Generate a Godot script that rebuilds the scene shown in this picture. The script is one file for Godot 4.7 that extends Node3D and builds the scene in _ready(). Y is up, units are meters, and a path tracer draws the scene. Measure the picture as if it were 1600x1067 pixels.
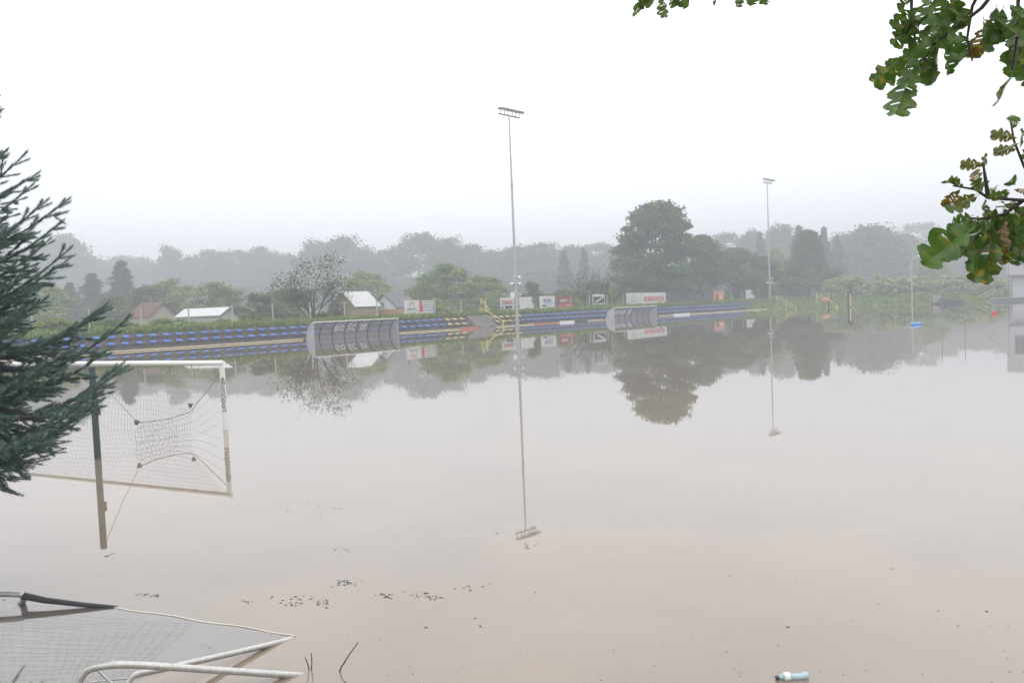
extends Node3D
# A flooded sports ground on a misty, overcast day, seen from its bank.

const F := 1155.0        # focal length in pixels of the 1600 x 1067 photograph
const H := 2.32          # eye height above the flood water (y = 0)
var eye := Vector3(0, H, 0)
var view := Basis.from_euler(Vector3(deg_to_rad(-2.67), 0, deg_to_rad(-2.32)))
var used := {}
var rng := RandomNumberGenerator.new()
var A: Vector3           # a point of the grandstand's foot
var U: Vector3           # along the grandstand, away from the camera
var N: Vector3           # across it, away from the pitch
var end_s := 0.0
var C: Vector3           # a point of the pitch barrier's line

# ---------------------------------------------------------------- measuring
func ray(px: float, py: float) -> Vector3:
	return view * Vector3((px - 800.0) / F, -(py - 533.5) / F, -1.0)

func at(px: float, py: float, depth: float) -> Vector3:
	var r := ray(px, py)
	return eye + r * (depth / -r.z)

func on(px: float, py: float, y := 0.0) -> Vector3:
	var r := ray(px, py)
	return eye + r * ((y - H) / r.y)

func spot(px: float, depth: float, y: float) -> Vector3:
	var v := view.transposed()
	var q := v * Vector3(0, y - H, -depth)
	var e := v * Vector3(1, 0, 0)
	var k := (px - 800.0) / F
	return Vector3((-k * q.z - q.x) / (e.x + k * e.z), y, -depth)

func along(px: float, b: float, y: float) -> float:   # metres along the stand of what shows in that column
	var v := view.transposed()
	var q := v * (A + N * b + Vector3(0, y, 0) - eye)
	var e := v * U
	var k := (px - 800.0) / F
	return (-k * q.z - q.x) / (e.x + k * e.z)

func st(s: float, b: float, y: float) -> Vector3:
	return A + U * s + N * b + Vector3(0, y, 0)

# ---------------------------------------------------------------- shapes
class MB:
	var v := PackedVector3Array()
	var n := PackedVector3Array()
	var c := PackedColorArray()
	var col := Color.WHITE
	func vert(p: Vector3, m: Vector3) -> void:
		v.append(p); n.append(m); c.append(col)
	func tri(a: Vector3, b: Vector3, d: Vector3) -> void:   # counter-clockwise from the front
		var m := (b - a).cross(d - a).normalized()
		vert(a, m); vert(d, m); vert(b, m)
	func trin(a: Vector3, b: Vector3, d: Vector3, na: Vector3, nb: Vector3, nd: Vector3) -> void:
		vert(a, na); vert(d, nd); vert(b, nb)
	func quad(a: Vector3, b: Vector3, d: Vector3, e: Vector3) -> void:
		tri(a, b, d); tri(a, d, e)
	func box(o: Vector3, size: Vector3, m := Basis.IDENTITY) -> void:
		var x := m.x * size.x * 0.5
		var y := m.y * size.y * 0.5
		var z := m.z * size.z * 0.5
		quad(o - x - y + z, o + x - y + z, o + x + y + z, o - x + y + z)
		quad(o + x - y - z, o - x - y - z, o - x + y - z, o + x + y - z)
		quad(o + x - y + z, o + x - y - z, o + x + y - z, o + x + y + z)
		quad(o - x - y - z, o - x - y + z, o - x + y + z, o - x + y - z)
		quad(o - x + y + z, o + x + y + z, o + x + y - z, o - x + y - z)
		quad(o - x - y - z, o + x - y - z, o + x - y + z, o - x - y + z)
	func tube(p: Array, r0: float, r1: float, sides := 8, caps := true) -> void:
		var k := p.size()
		var rings: Array = []
		var norms: Array = []
		var side := Vector3.ZERO
		for i in k:
			var t: Vector3 = (p[mini(i + 1, k - 1)] - p[maxi(i - 1, 0)]).normalized()
			if i == 0:
				side = t.cross(Vector3.UP if absf(t.y) < 0.9 else Vector3.RIGHT).normalized()
			else:
				side = (side - t * side.dot(t)).normalized()
			var other := t.cross(side)
			var r := lerpf(r0, r1, float(i) / float(k - 1))
			var ring := PackedVector3Array()
			var norm := PackedVector3Array()
			for j in sides:
				var a := TAU * j / sides
				var d := side * cos(a) + other * sin(a)
				ring.append(p[i] + d * r); norm.append(d)
			rings.append(ring); norms.append(norm)
		for i in k - 1:
			for j in sides:
				var q := (j + 1) % sides
				trin(rings[i][j], rings[i][q], rings[i + 1][q], norms[i][j], norms[i][q], norms[i + 1][q])
				trin(rings[i][j], rings[i + 1][q], rings[i + 1][j], norms[i][j], norms[i + 1][q], norms[i + 1][j])
		if caps:
			for j in range(1, sides - 1):
				tri(rings[0][0], rings[0][j + 1], rings[0][j])
				tri(rings[k - 1][0], rings[k - 1][j], rings[k - 1][j + 1])
	func lathe(o: Vector3, axis: Vector3, prof: Array, sides := 16) -> void:   # prof: Vector2(radius, distance along axis)
		var x := axis.cross(Vector3.UP if absf(axis.y) < 0.9 else Vector3.RIGHT).normalized()
		var z := axis.cross(x)
		for i in prof.size() - 1:
			var a: Vector2 = prof[i]
			var b: Vector2 = prof[i + 1]
			var sl := Vector2(b.y - a.y, a.x - b.x).normalized()
			for j in sides:
				var d0 := x * cos(TAU * j / sides) + z * sin(TAU * j / sides)
				var d1 := x * cos(TAU * (j + 1) / sides) + z * sin(TAU * (j + 1) / sides)
				var n0 := d0 * sl.x + axis * sl.y
				var n1 := d1 * sl.x + axis * sl.y
				var p0 := o + axis * a.y
				var p1 := o + axis * b.y
				trin(p0 + d0 * a.x, p0 + d1 * a.x, p1 + d1 * b.x, n0, n1, n1)
				trin(p0 + d0 * a.x, p1 + d1 * b.x, p1 + d0 * b.x, n0, n1, n0)
	func leaf(p: Vector3, x: Vector3, y: Vector3) -> void:   # a pointed blade: half width x, half length y
		var m := x.cross(y).normalized()
		var a := p - y
		var b := p + x - y * 0.1
		var d := p + y
		var e := p - x - y * 0.1
		vert(a, m); vert(d, m); vert(b, m)
		vert(a, m); vert(e, m); vert(d, m)
	func mesh(shift := Vector3.ZERO) -> ArrayMesh:
		if shift != Vector3.ZERO:
			for i in v.size():
				v[i] -= shift
		var a := []
		a.resize(Mesh.ARRAY_MAX)
		a[Mesh.ARRAY_VERTEX] = v
		a[Mesh.ARRAY_NORMAL] = n
		a[Mesh.ARRAY_COLOR] = c
		var m := ArrayMesh.new()
		m.add_surface_from_arrays(Mesh.PRIMITIVE_TRIANGLES, a)
		return m

# ---------------------------------------------------------------- naming and placing
func numbered(called: String, parent: Node) -> String:
	var key := str(parent.get_instance_id()) + called
	var k: int = used.get(key, 0)
	used[key] = k + 1
	return called if k == 0 else "%s_%03d" % [called, k]

func thing(called: String, label: String, category: String, pos := Vector3.ZERO, group := "") -> Node3D:
	var o := Node3D.new()
	o.name = numbered(called, self)
	add_child(o, true)
	o.position = pos
	tag(o, label, category, group)
	return o

func tag(o: Node, label: String, category: String, group := "", kind := "") -> void:
	o.set_meta("label", label)
	o.set_meta("category", category)
	if group: o.set_meta("group", group)
	if kind: o.set_meta("kind", kind)

func part(called: String, m: Mesh, mt: Material, parent: Node = self) -> MeshInstance3D:
	var o := MeshInstance3D.new()
	o.name = numbered(called, parent)
	o.mesh = m
	o.material_override = mt
	parent.add_child(o, true)
	return o

func wpart(called: String, mb: MB, mt: Material, parent: Node3D) -> MeshInstance3D:   # shape given in world axes and place
	var base := parent.position
	var up := parent.get_parent()
	if up != self and up is Node3D: base += up.position
	return part(called, mb.mesh(base), mt, parent)

func copy(o: Node3D, called: String, label := "", group := "") -> Node3D:
	var d: Node3D = o.duplicate()
	d.name = numbered(called, self)
	add_child(d, true)
	if label: d.set_meta("label", label)
	if group: d.set_meta("group", group)
	return d

func mat(r: float, g: float, b: float, rough := 0.7, spec := 0.4, metal := 0.0) -> StandardMaterial3D:
	var m := StandardMaterial3D.new()
	m.albedo_color = Color(r, g, b).linear_to_srgb()
	m.roughness = rough
	m.metallic_specular = spec
	m.metallic = metal
	return m

func vmat(rough := 0.7, spec := 0.35, back := 0.0) -> StandardMaterial3D:
	var m := mat(1, 1, 1, rough, spec)
	m.vertex_color_use_as_albedo = true
	if back > 0.0:
		m.backlight_enabled = true
		m.backlight = Color(back, back, back * 0.7)
	return m

func grain(m: StandardMaterial3D, scale: float, dark: float, seed_: int) -> StandardMaterial3D:   # blotches of the matter itself
	var nz := FastNoiseLite.new()
	nz.seed = seed_; nz.frequency = 0.02; nz.fractal_octaves = 5
	var t := NoiseTexture2D.new()
	t.width = 256; t.height = 256; t.seamless = true; t.noise = nz
	var g := Gradient.new()
	g.set_color(0, Color(dark, dark, dark)); g.set_color(1, Color.WHITE)
	t.color_ramp = g
	m.albedo_texture = t
	m.uv1_triplanar = true; m.uv1_world_triplanar = true
	m.uv1_scale = Vector3.ONE * scale
	return m

func text(words: String, size: float, pos: Vector3, b: Basis, mt: Material, parent: Node3D, called := "lettering", bold := true) -> MeshInstance3D:
	var f := SystemFont.new()
	f.font_names = PackedStringArray(["Droid Sans"])
	f.font_weight = 700 if bold else 400
	var t := TextMesh.new()
	t.text = words
	t.font = f
	t.font_size = 48
	t.pixel_size = size / 35.0
	t.depth = size * 0.06
	var o := part(called, t, mt, parent)
	var base := parent.position
	if parent.get_parent() != self and parent.get_parent() is Node3D: base += parent.get_parent().position
	o.transform = Transform3D(b, pos - base)
	return o

func arc(pts: Array, steps := 6) -> Array:   # a polyline with its corners rounded
	var out := [pts[0]]
	for i in range(1, pts.size() - 1):
		var a: Vector3 = pts[i].lerp(pts[i - 1], 0.35)
		var b: Vector3 = pts[i].lerp(pts[i + 1], 0.35)
		for k in steps + 1:
			var t := float(k) / steps
			out.append(a.lerp(pts[i], t).lerp(pts[i].lerp(b, t), t))
	out.append(pts[pts.size() - 1])
	return out

# ---------------------------------------------------------------- ground
func land(x: float, z: float) -> float:
	var d := Vector3(x, 0, z) - A
	var b := d.dot(N)
	var h := -1.0
	if b > 1.75:
		if b < 4.0: h = lerpf(1.3, 1.55, (b - 1.75) / 2.25)
		elif b < 30.0: h = lerpf(1.55, 1.25, (b - 4.0) / 26.0)
		else: h = 1.25 + (b - 30.0) * 0.016
	var e := -z - 119.0 + 2.0 * sin(x * 0.13) - maxf(0.0, 40.0 - x) * 0.3
	e -= maxf(0.0, end_s + 2.0 - d.dot(U)) * 1.2
	if e > -10.0:
		h = maxf(h, minf(-0.9 + (e + 10.0) * 0.09, 1.2 + (e - 13.0) * 0.012))
	return h

func make_ground(m_grass: Material) -> void:
	var bs := [-190.0]
	while bs[-1] < -4.0: bs.append(bs[-1] + 6.0)
	bs.append_array([0.5, 1.74, 1.76, 2.5, 3.2, 4.0, 6.0, 8.0, 11.0, 15.0, 20.0, 25.0, 30.0])
	while bs[-1] < 700.0: bs.append(bs[-1] + 10.0 + bs[-1] * 0.12)
	var ss := [-400.0]
	while ss[-1] < -60.0: ss.append(ss[-1] + 20.0)
	while ss[-1] < 240.0: ss.append(ss[-1] + 3.0)
	while ss[-1] < 800.0: ss.append(ss[-1] + 25.0)
	var nz := FastNoiseLite.new()
	nz.seed = 4; nz.frequency = 0.12
	var s := SurfaceTool.new()
	s.begin(Mesh.PRIMITIVE_TRIANGLES)
	s.set_smooth_group(0)
	var pos := func(i: int, j: int) -> Vector3:
		var p: Vector3 = st(ss[i], bs[j], 0)
		var h := land(p.x, p.z)
		if h > 0.2: h += nz.get_noise_2d(p.x, p.z) * 0.15
		return Vector3(p.x, h, p.z)
	var grid := []
	for i in ss.size():
		var row := PackedVector3Array()
		for j in bs.size(): row.append(pos.call(i, j))
		grid.append(row)
	for i in ss.size() - 1:
		for j in bs.size() - 1:
			for q in [grid[i][j], grid[i][j + 1], grid[i + 1][j], grid[i + 1][j], grid[i][j + 1], grid[i + 1][j + 1]]:
				s.add_vertex(q)
	s.generate_normals()
	var o := part("ground", s.commit(), m_grass)
	o.set_meta("kind", "structure")
	# the bank the photograph was taken from
	var mb := MB.new()
	var near := func(x: float, z: float) -> float:
		var front := smoothstep(-3.6, -0.6, z) * 1.6
		var left := smoothstep(0.3, 3.0, -0.735 * absf(z) - x) * 1.5 * (1.0 - smoothstep(10.0, 15.0, -z))
		return -0.9 + maxf(front, left)
	for i in 60:
		for j in 44:
			var x := -20.0 + i * 0.6
			var z := 8.0 - j * 0.6
			var p := [Vector3(x, near.call(x, z), z), Vector3(x + 0.6, near.call(x + 0.6, z), z), Vector3(x + 0.6, near.call(x + 0.6, z - 0.6), z - 0.6), Vector3(x, near.call(x, z - 0.6), z - 0.6)]
			mb.quad(p[0], p[1], p[2], p[3])
	part("bank", mb.mesh(), m_grass).set_meta("kind", "structure")

# ---------------------------------------------------------------- trees
func fill(shape: String, t: float) -> float:
	match shape:
		"oak": return pow(sin(PI * clampf(t * 0.86 + 0.1, 0, 1)), 0.65)
		"big": return sqrt(maxf(0.02, 1.0 - pow(maxf(0.0, t * 1.25 - 0.25), 2.0) * 1.0))
		"cone": return pow(1.0 - t, 0.75) * minf(1.0, 0.55 + t * 3.0)
		"shrub": return sqrt(maxf(0.0, 1.0 - t * t * 0.96))
		_: return pow(sin(PI * clampf(t * 0.9 + 0.08, 0, 1)), 0.8)

func broadleaf(seed_: int, h: float, r: float, base: float, shape: String, clumps: int, leaves: int, size: float, tone: Color, spread := 0.3, wood := true) -> Array:
	var g := RandomNumberGenerator.new()
	g.seed = seed_
	var crown := MB.new()
	var stem := MB.new()
	stem.col = Color(0.075, 0.062, 0.05)
	var f1 := g.randf() * TAU
	var f2 := g.randf() * TAU
	var trunk := []
	var top := h * 0.8
	for i in 7:
		var t := i / 6.0
		trunk.append(Vector3(sin(t * 3.0 + f1) * r * 0.05 * t, -0.4 + top * t, cos(t * 2.5 + f2) * r * 0.05 * t))
	if wood: stem.tube(trunk, h * 0.024, h * 0.004, 7, false)
	for k in clumps:
		var t := pow(g.randf(), 0.9)
		var az := g.randf() * TAU
		var lump := 1.0 + 0.2 * sin(az * 2.0 + f1 + t * 2.0) + 0.14 * sin(az * 3.0 + f2 - t * 5.0)
		var rr := fill(shape, t) * r * lump * sqrt(g.randf_range(0.18, 1.0)) * 0.86
		var o := Vector3(cos(az) * rr, base + t * (h - base) * 0.95, sin(az) * rr)
		var rc := r * g.randf_range(0.7, 1.3) * spread * (1.0 - 0.3 * t)
		var warm := g.randf_range(-0.16, 0.24)   # each bough its own hue of green
		if wood and k % 3 == 0:
			var y0 := clampf(o.y - rr * g.randf_range(0.5, 1.0), base * 0.5, top * 0.92)
			var q0: Vector3 = trunk[clampi(int(y0 / top * 6.0), 0, 6)]
			q0.y = y0
			var mid := q0.lerp(o, 0.5) + Vector3(0, -0.06 * rr, 0)
			stem.tube([q0, mid, o], h * 0.008, h * 0.0018, 5, false)
		for j in leaves:
			var d := Vector3(g.randfn(), g.randfn() * 0.8 + 0.25, g.randfn()).normalized()
			var p := o + Vector3(clampf(g.randfn(), -2.3, 2.3) * rc, clampf(g.randfn(), -2.3, 2.3) * rc * 0.66, clampf(g.randfn(), -2.3, 2.3) * rc) * 0.52
			if p.y < 0.05: continue
			var m := (d + Vector3(g.randfn(), g.randfn() + 0.5, g.randfn()) * 0.6).normalized()
			var x := m.cross(Vector3(g.randfn(), g.randfn(), g.randfn())).normalized()
			var z := m.cross(x)
			var w := size * g.randf_range(0.55, 1.3)
			crown.col = Color(tone.r * (1.0 + warm), tone.g, tone.b * (1.0 - warm))
			crown.leaf(p, x * w * 0.42, z * w * 0.62)
	return [crown.mesh(), stem.mesh() if wood else null]

func conifer(seed_: int, h: float, r: float, tone: Color, size: float, whorls := 26) -> Array:
	var g := RandomNumberGenerator.new()
	g.seed = seed_
	var crown := MB.new()
	var stem := MB.new()
	stem.col = Color(0.07, 0.055, 0.045)
	stem.tube([Vector3(0, -0.4, 0), Vector3(0, h * 0.5, 0), Vector3(0, h * 0.98, 0)], h * 0.018, h * 0.002, 7, false)
	for k in whorls:
		var t := float(k) / whorls
		var y := h * (0.08 + 0.92 * t)
		for b in 8:
			var az := g.randf() * TAU
			var l := r * (pow(1.0 - t, 0.8) + 0.03) * g.randf_range(0.35, 1.25)
			var d := Vector3(cos(az), 0, sin(az))
			var side := Vector3(-d.z, 0, d.x)
			for j in 16:
				var u := pow(g.randf(), 0.7)
				var p := Vector3(0, y, 0) + d * l * u + Vector3(0, -l * 0.28 * u + l * 0.1 * u * u, 0) + side * l * 0.3 * (1.0 - u * 0.6) * g.randf_range(-1, 1) + Vector3(0, g.randf_range(-0.6, 0.2) * size, 0)
				crown.col = tone
				var x := (side + Vector3(g.randfn(), g.randfn(), g.randfn()) * 0.5).normalized()
				var z := (d + Vector3(0, g.randf_range(-0.7, 0.3), 0) + side * g.randf_range(-0.7, 0.7)).normalized()
				crown.leaf(p, x * size * 0.3, z * size * g.randf_range(0.5, 0.95))
	return [crown.mesh(), stem.mesh()]

func twiggy(seed_: int, h: float, spread: float, leafy: float, size: float, tone: Color, lean := Vector3.ZERO) -> Array:   # a thin crown one can look through
	var g := RandomNumberGenerator.new()
	g.seed = seed_
	var crown := MB.new()
	var stem := MB.new()
	stem.col = Color(0.06, 0.052, 0.046)
	var todo := []
	for k in 5:
		var az := g.randf() * TAU
		todo.append([Vector3(cos(az) * 0.15, -0.3, sin(az) * 0.15), (Vector3(cos(az) * spread, 1.0, sin(az) * spread) + lean).normalized(), h * g.randf_range(0.3, 0.42), h * 0.012, 0])
	while todo.size() > 0:
		var a: Array = todo.pop_back()
		var p: Vector3 = a[0]
		var d: Vector3 = a[1]
		var l: float = a[2]
		var lv: int = a[4]
		var pts := [p]
		for i in 3:
			d = (d + Vector3(g.randfn(), g.randfn() * 0.6 + 0.25, g.randfn()) * 0.13).normalized()
			p += d * l / 3.0
			pts.append(p)
		stem.tube(pts, a[3], a[3] * 0.55, 4, false)
		if lv >= 2:
			for j in int(leafy * 9.0 * g.randf()):
				var q := p + Vector3(g.randfn(), g.randfn(), g.randfn()) * l * 0.45
				var x := Vector3(g.randfn(), g.randfn(), g.randfn()).normalized()
				var z := x.cross(Vector3(g.randfn(), g.randfn(), g.randfn())).normalized()
				var w := size * g.randf_range(0.6, 1.3)
				var s := g.randf_range(0.65, 1.35)
				crown.col = Color(tone.r * s, tone.g * s, tone.b * s)
				crown.leaf(q, x * w * 0.4, z * w * 0.6)
		if lv < 4:
			for k in g.randi_range(2, 3):
				var e := (d + Vector3(g.randfn(), g.randfn() * 0.7, g.randfn()) * 0.5 + Vector3(0, 0.12, 0)).normalized()
				todo.append([pts[g.randi_range(1, 3)], e, l * g.randf_range(0.55, 0.82), a[3] * 0.55, lv + 1])
	return [crown.mesh(), stem.mesh()]

var leaf_mat: StandardMaterial3D
var bark_mat: StandardMaterial3D

func plant(called: String, kind: Array, label: String, category: String, pos: Vector3, scale_: Vector3, turn: float, group: String) -> Node3D:
	var o := thing(called, label, category, pos, group)
	o.rotation.y = turn
	o.scale = scale_
	part("crown" if category == "tree" else "foliage", kind[0], leaf_mat, o)
	if kind[1]: part("trunk" if category == "tree" else "stems", kind[1], bark_mat, o)
	return o

func tree_at(called: String, kind: Array, kh: float, kr: float, px: float, top: float, depth: float, width: float, label: String, group: String, turn := -1.0, category := "tree") -> Node3D:
	var g := spot(px, depth, 0)
	g.y = land(g.x, g.z)
	g = spot(px, depth, g.y)
	var hh := at(px, top, depth).y - g.y
	var ww := width / F * depth * 0.58
	return plant(called, kind, label, category, g, Vector3(ww / kr, hh / kh, ww / kr), turn if turn >= 0.0 else rng.randf() * TAU, group)

# ---------------------------------------------------------------- the scene
func _ready() -> void:
	rng.seed = 11
	# camera
	var cam := Camera3D.new()
	cam.name = "camera"
	cam.transform = Transform3D(view, eye)
	cam.fov = rad_to_deg(2.0 * atan(533.5 / F))
	cam.near = 0.05
	cam.far = 3000.0
	add_child(cam)
	# sky and air
	var sky_m := ProceduralSkyMaterial.new()
	sky_m.sky_top_color = Color(0.985, 0.99, 1.0)
	sky_m.sky_horizon_color = Color(0.606, 0.615, 0.63)
	sky_m.sky_curve = 0.75
	sky_m.ground_horizon_color = Color(0.6, 0.6, 0.6)
	sky_m.ground_bottom_color = Color(0.4, 0.38, 0.36)
	sky_m.energy_multiplier = 3.15
	var sky := Sky.new()
	sky.sky_material = sky_m
	var env := Environment.new()
	env.background_mode = Environment.BG_SKY
	env.sky = sky
	env.tonemap_mode = Environment.TONE_MAPPER_LINEAR
	env.tonemap_exposure = 1.14
	env.fog_enabled = true
	env.fog_density = 0.003
	env.fog_light_color = Color(0.958, 0.973, 1.0)
	env.sdfgi_enabled = true
	env.ssao_enabled = true
	env.ssil_enabled = true
	var we := WorldEnvironment.new()
	we.name = "environment"
	we.environment = env
	add_child(we)
	# the veiled sun
	var sun := DirectionalLight3D.new()
	sun.name = "sun"
	sun.light_energy = 0.3
	sun.light_angular_distance = 40.0
	sun.light_color = Color(1, 0.98, 0.95)
	sun.rotation_degrees = Vector3(-58, 25, 0)
	sun.shadow_enabled = true
	add_child(sun)

	# lines measured in the photograph
	A = on(282, 541.2)
	var b2 := on(808, 507.3)
	U = (b2 - A).normalized()
	N = Vector3(U.z, 0, -U.x)
	C = on(282, 543.9)
	end_s = along(1206, 0, 0.5)
	leaf_mat = vmat(0.75, 0.3)
	bark_mat = vmat(0.85, 0.3)

	setting()
	grandstand()
	dugouts()
	floodlights()
	boards()
	fences()
	handrails()
	houses()
	far_end()
	woods()
	goal()
	fallen_frame()
	floating()
	spruce()
	oak()

func setting() -> void:
	var grass := grain(mat(0.15, 0.225, 0.06, 0.9, 0.2), 0.11, 0.5, 3)
	make_ground(grass)
	# flood water: silt in suspension under a still surface
	var w := mat(0.214, 0.169, 0.13, 0.02, 0.5)
	var silt := FastNoiseLite.new()
	silt.seed = 41; silt.frequency = 0.006; silt.fractal_octaves = 5
	silt.domain_warp_enabled = true; silt.domain_warp_amplitude = 60.0; silt.domain_warp_frequency = 0.008
	var sx := NoiseTexture2D.new()
	sx.width = 512; sx.height = 512; sx.seamless = true; sx.noise = silt
	var sg := Gradient.new()
	sg.set_color(0, Color(0.9, 0.9, 0.9)); sg.set_color(1, Color(1.0, 0.99, 0.97))
	sx.color_ramp = sg
	w.albedo_texture = sx
	w.clearcoat_enabled = true
	w.clearcoat = 0.5
	w.clearcoat_roughness = 0.02
	var nz := FastNoiseLite.new()
	nz.seed = 9; nz.frequency = 0.04; nz.fractal_octaves = 4
	var nt := NoiseTexture2D.new()
	nt.width = 512; nt.height = 512; nt.seamless = true; nt.as_normal_map = true; nt.bump_strength = 1.2; nt.noise = nz
	w.normal_enabled = true
	w.normal_texture = nt
	w.normal_scale = 0.008
	w.uv1_triplanar = true; w.uv1_world_triplanar = true
	w.uv1_scale = Vector3.ONE * 0.12
	var mb := MB.new()
	mb.quad(Vector3(-500, 0, 40), Vector3(500, 0, 40), Vector3(500, 0, -420), Vector3(-500, 0, -420))
	part("water", mb.mesh(), w).set_meta("kind", "structure")
	# rough grass and weeds along the top of the bank behind the stand and on the far bank
	var tuft := MB.new()
	var g := RandomNumberGenerator.new()
	g.seed = 21
	for k in 9:
		var az := g.randf() * TAU
		var d := Vector3(cos(az), 0, sin(az))
		var hgt := g.randf_range(0.25, 0.55)
		var o := d * g.randf_range(0.0, 0.16)
		var s := g.randf_range(0.8, 1.2)
		tuft.col = Color(s, s, s)
		tuft.leaf(o + Vector3(0, hgt * 0.5, 0) + d * 0.06, Vector3(-d.z, 0, d.x) * 0.035, Vector3(d.x * 0.12, hgt * 0.5, d.z * 0.12))
	var spots: Array[Transform3D] = []
	var tones := PackedColorArray()
	for k in 26000:
		var p: Vector3
		if k < 17000:
			p = st(g.randf_range(-22, 125), 1.9 + pow(g.randf(), 1.6) * 16.0, 0)
		else:
			p = Vector3(g.randf_range(30, 120), 0, -g.randf_range(112, 158))
		p.y = land(p.x, p.z)
		if p.y < 0.02: continue
		var q := g.randf_range(0.6, 1.5)
		spots.append(Transform3D(Basis(Vector3.UP, g.randf() * TAU).scaled(Vector3(q, q * g.randf_range(0.6, 1.1), q)), p - Vector3(0, 0.04, 0)))
		var v := g.randf_range(0.7, 1.35)
		var y := g.randf_range(0.0, 0.35)
		tones.append(Color(0.15 * v * (1 + y), 0.245 * v, 0.055 * v))
	var mm := MultiMesh.new()
	mm.transform_format = MultiMesh.TRANSFORM_3D
	mm.use_colors = true
	mm.mesh = tuft.mesh()
	mm.instance_count = spots.size()
	for k in spots.size():
		mm.set_instance_transform(k, spots[k])
		mm.set_instance_color(k, tones[k])
	var o2 := MultiMeshInstance3D.new()
	o2.name = "grass"
	o2.multimesh = mm
	o2.material_override = vmat(0.8, 0.3)
	add_child(o2)
	tag(o2, "rough green grass on the banks behind the seats and beyond the flood", "grass", "", "stuff")

# ---------------------------------------------------------------- grandstand
func seat_mesh() -> ArrayMesh:   # a bucket seat facing +z: pan, raised rim, low back
	var mb := MB.new()
	var prof := [Vector2(0.24, -0.02), Vector2(0.22, 0.02), Vector2(0.1, 0.0), Vector2(-0.12, 0.0), Vector2(-0.19, 0.03), Vector2(-0.23, 0.08), Vector2(-0.25, 0.13)]
	var wide := [0.22, 0.25, 0.26, 0.26, 0.26, 0.25, 0.21]
	for i in prof.size() - 1:
		var a: Vector2 = prof[i]
		var b: Vector2 = prof[i + 1]
		var wa: float = wide[i]
		var wb: float = wide[i + 1]
		for s in [-1.0, 0.0]:
			var l0 := Vector3(wa * s, a.y + (0.025 if s < 0.0 else 0.0), a.x)
			var r0 := Vector3(wa * (s + 1.0), a.y + (0.025 if s == 0.0 else 0.0), a.x)
			var r1 := Vector3(wb * (s + 1.0), b.y + (0.025 if s == 0.0 else 0.0), b.x)
			var l1 := Vector3(wb * s, b.y + (0.025 if s < 0.0 else 0.0), b.x)
			mb.quad(l0, r0, r1, l1)
			var dn := Vector3(0, -0.03, 0) if i < 4 else Vector3(0, -0.01, -0.025)
			mb.quad(r0 + dn, l0 + dn, l1 + dn, r1 + dn)
		for s in [-1.0, 1.0]:
			var e0 := Vector3(wa * s, a.y + 0.025, a.x)
			var e1 := Vector3(wb * s, b.y + 0.025, b.x)
			mb.quad(e0, e1, e1 - Vector3(0, 0.075, 0), e0 - Vector3(0, 0.075, 0))
	mb.quad(Vector3(-0.19, -0.08, 0.22), Vector3(0.19, -0.08, 0.22), Vector3(0.19, -0.0, 0.22), Vector3(-0.19, -0.0, 0.22))
	return mb.mesh()

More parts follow.
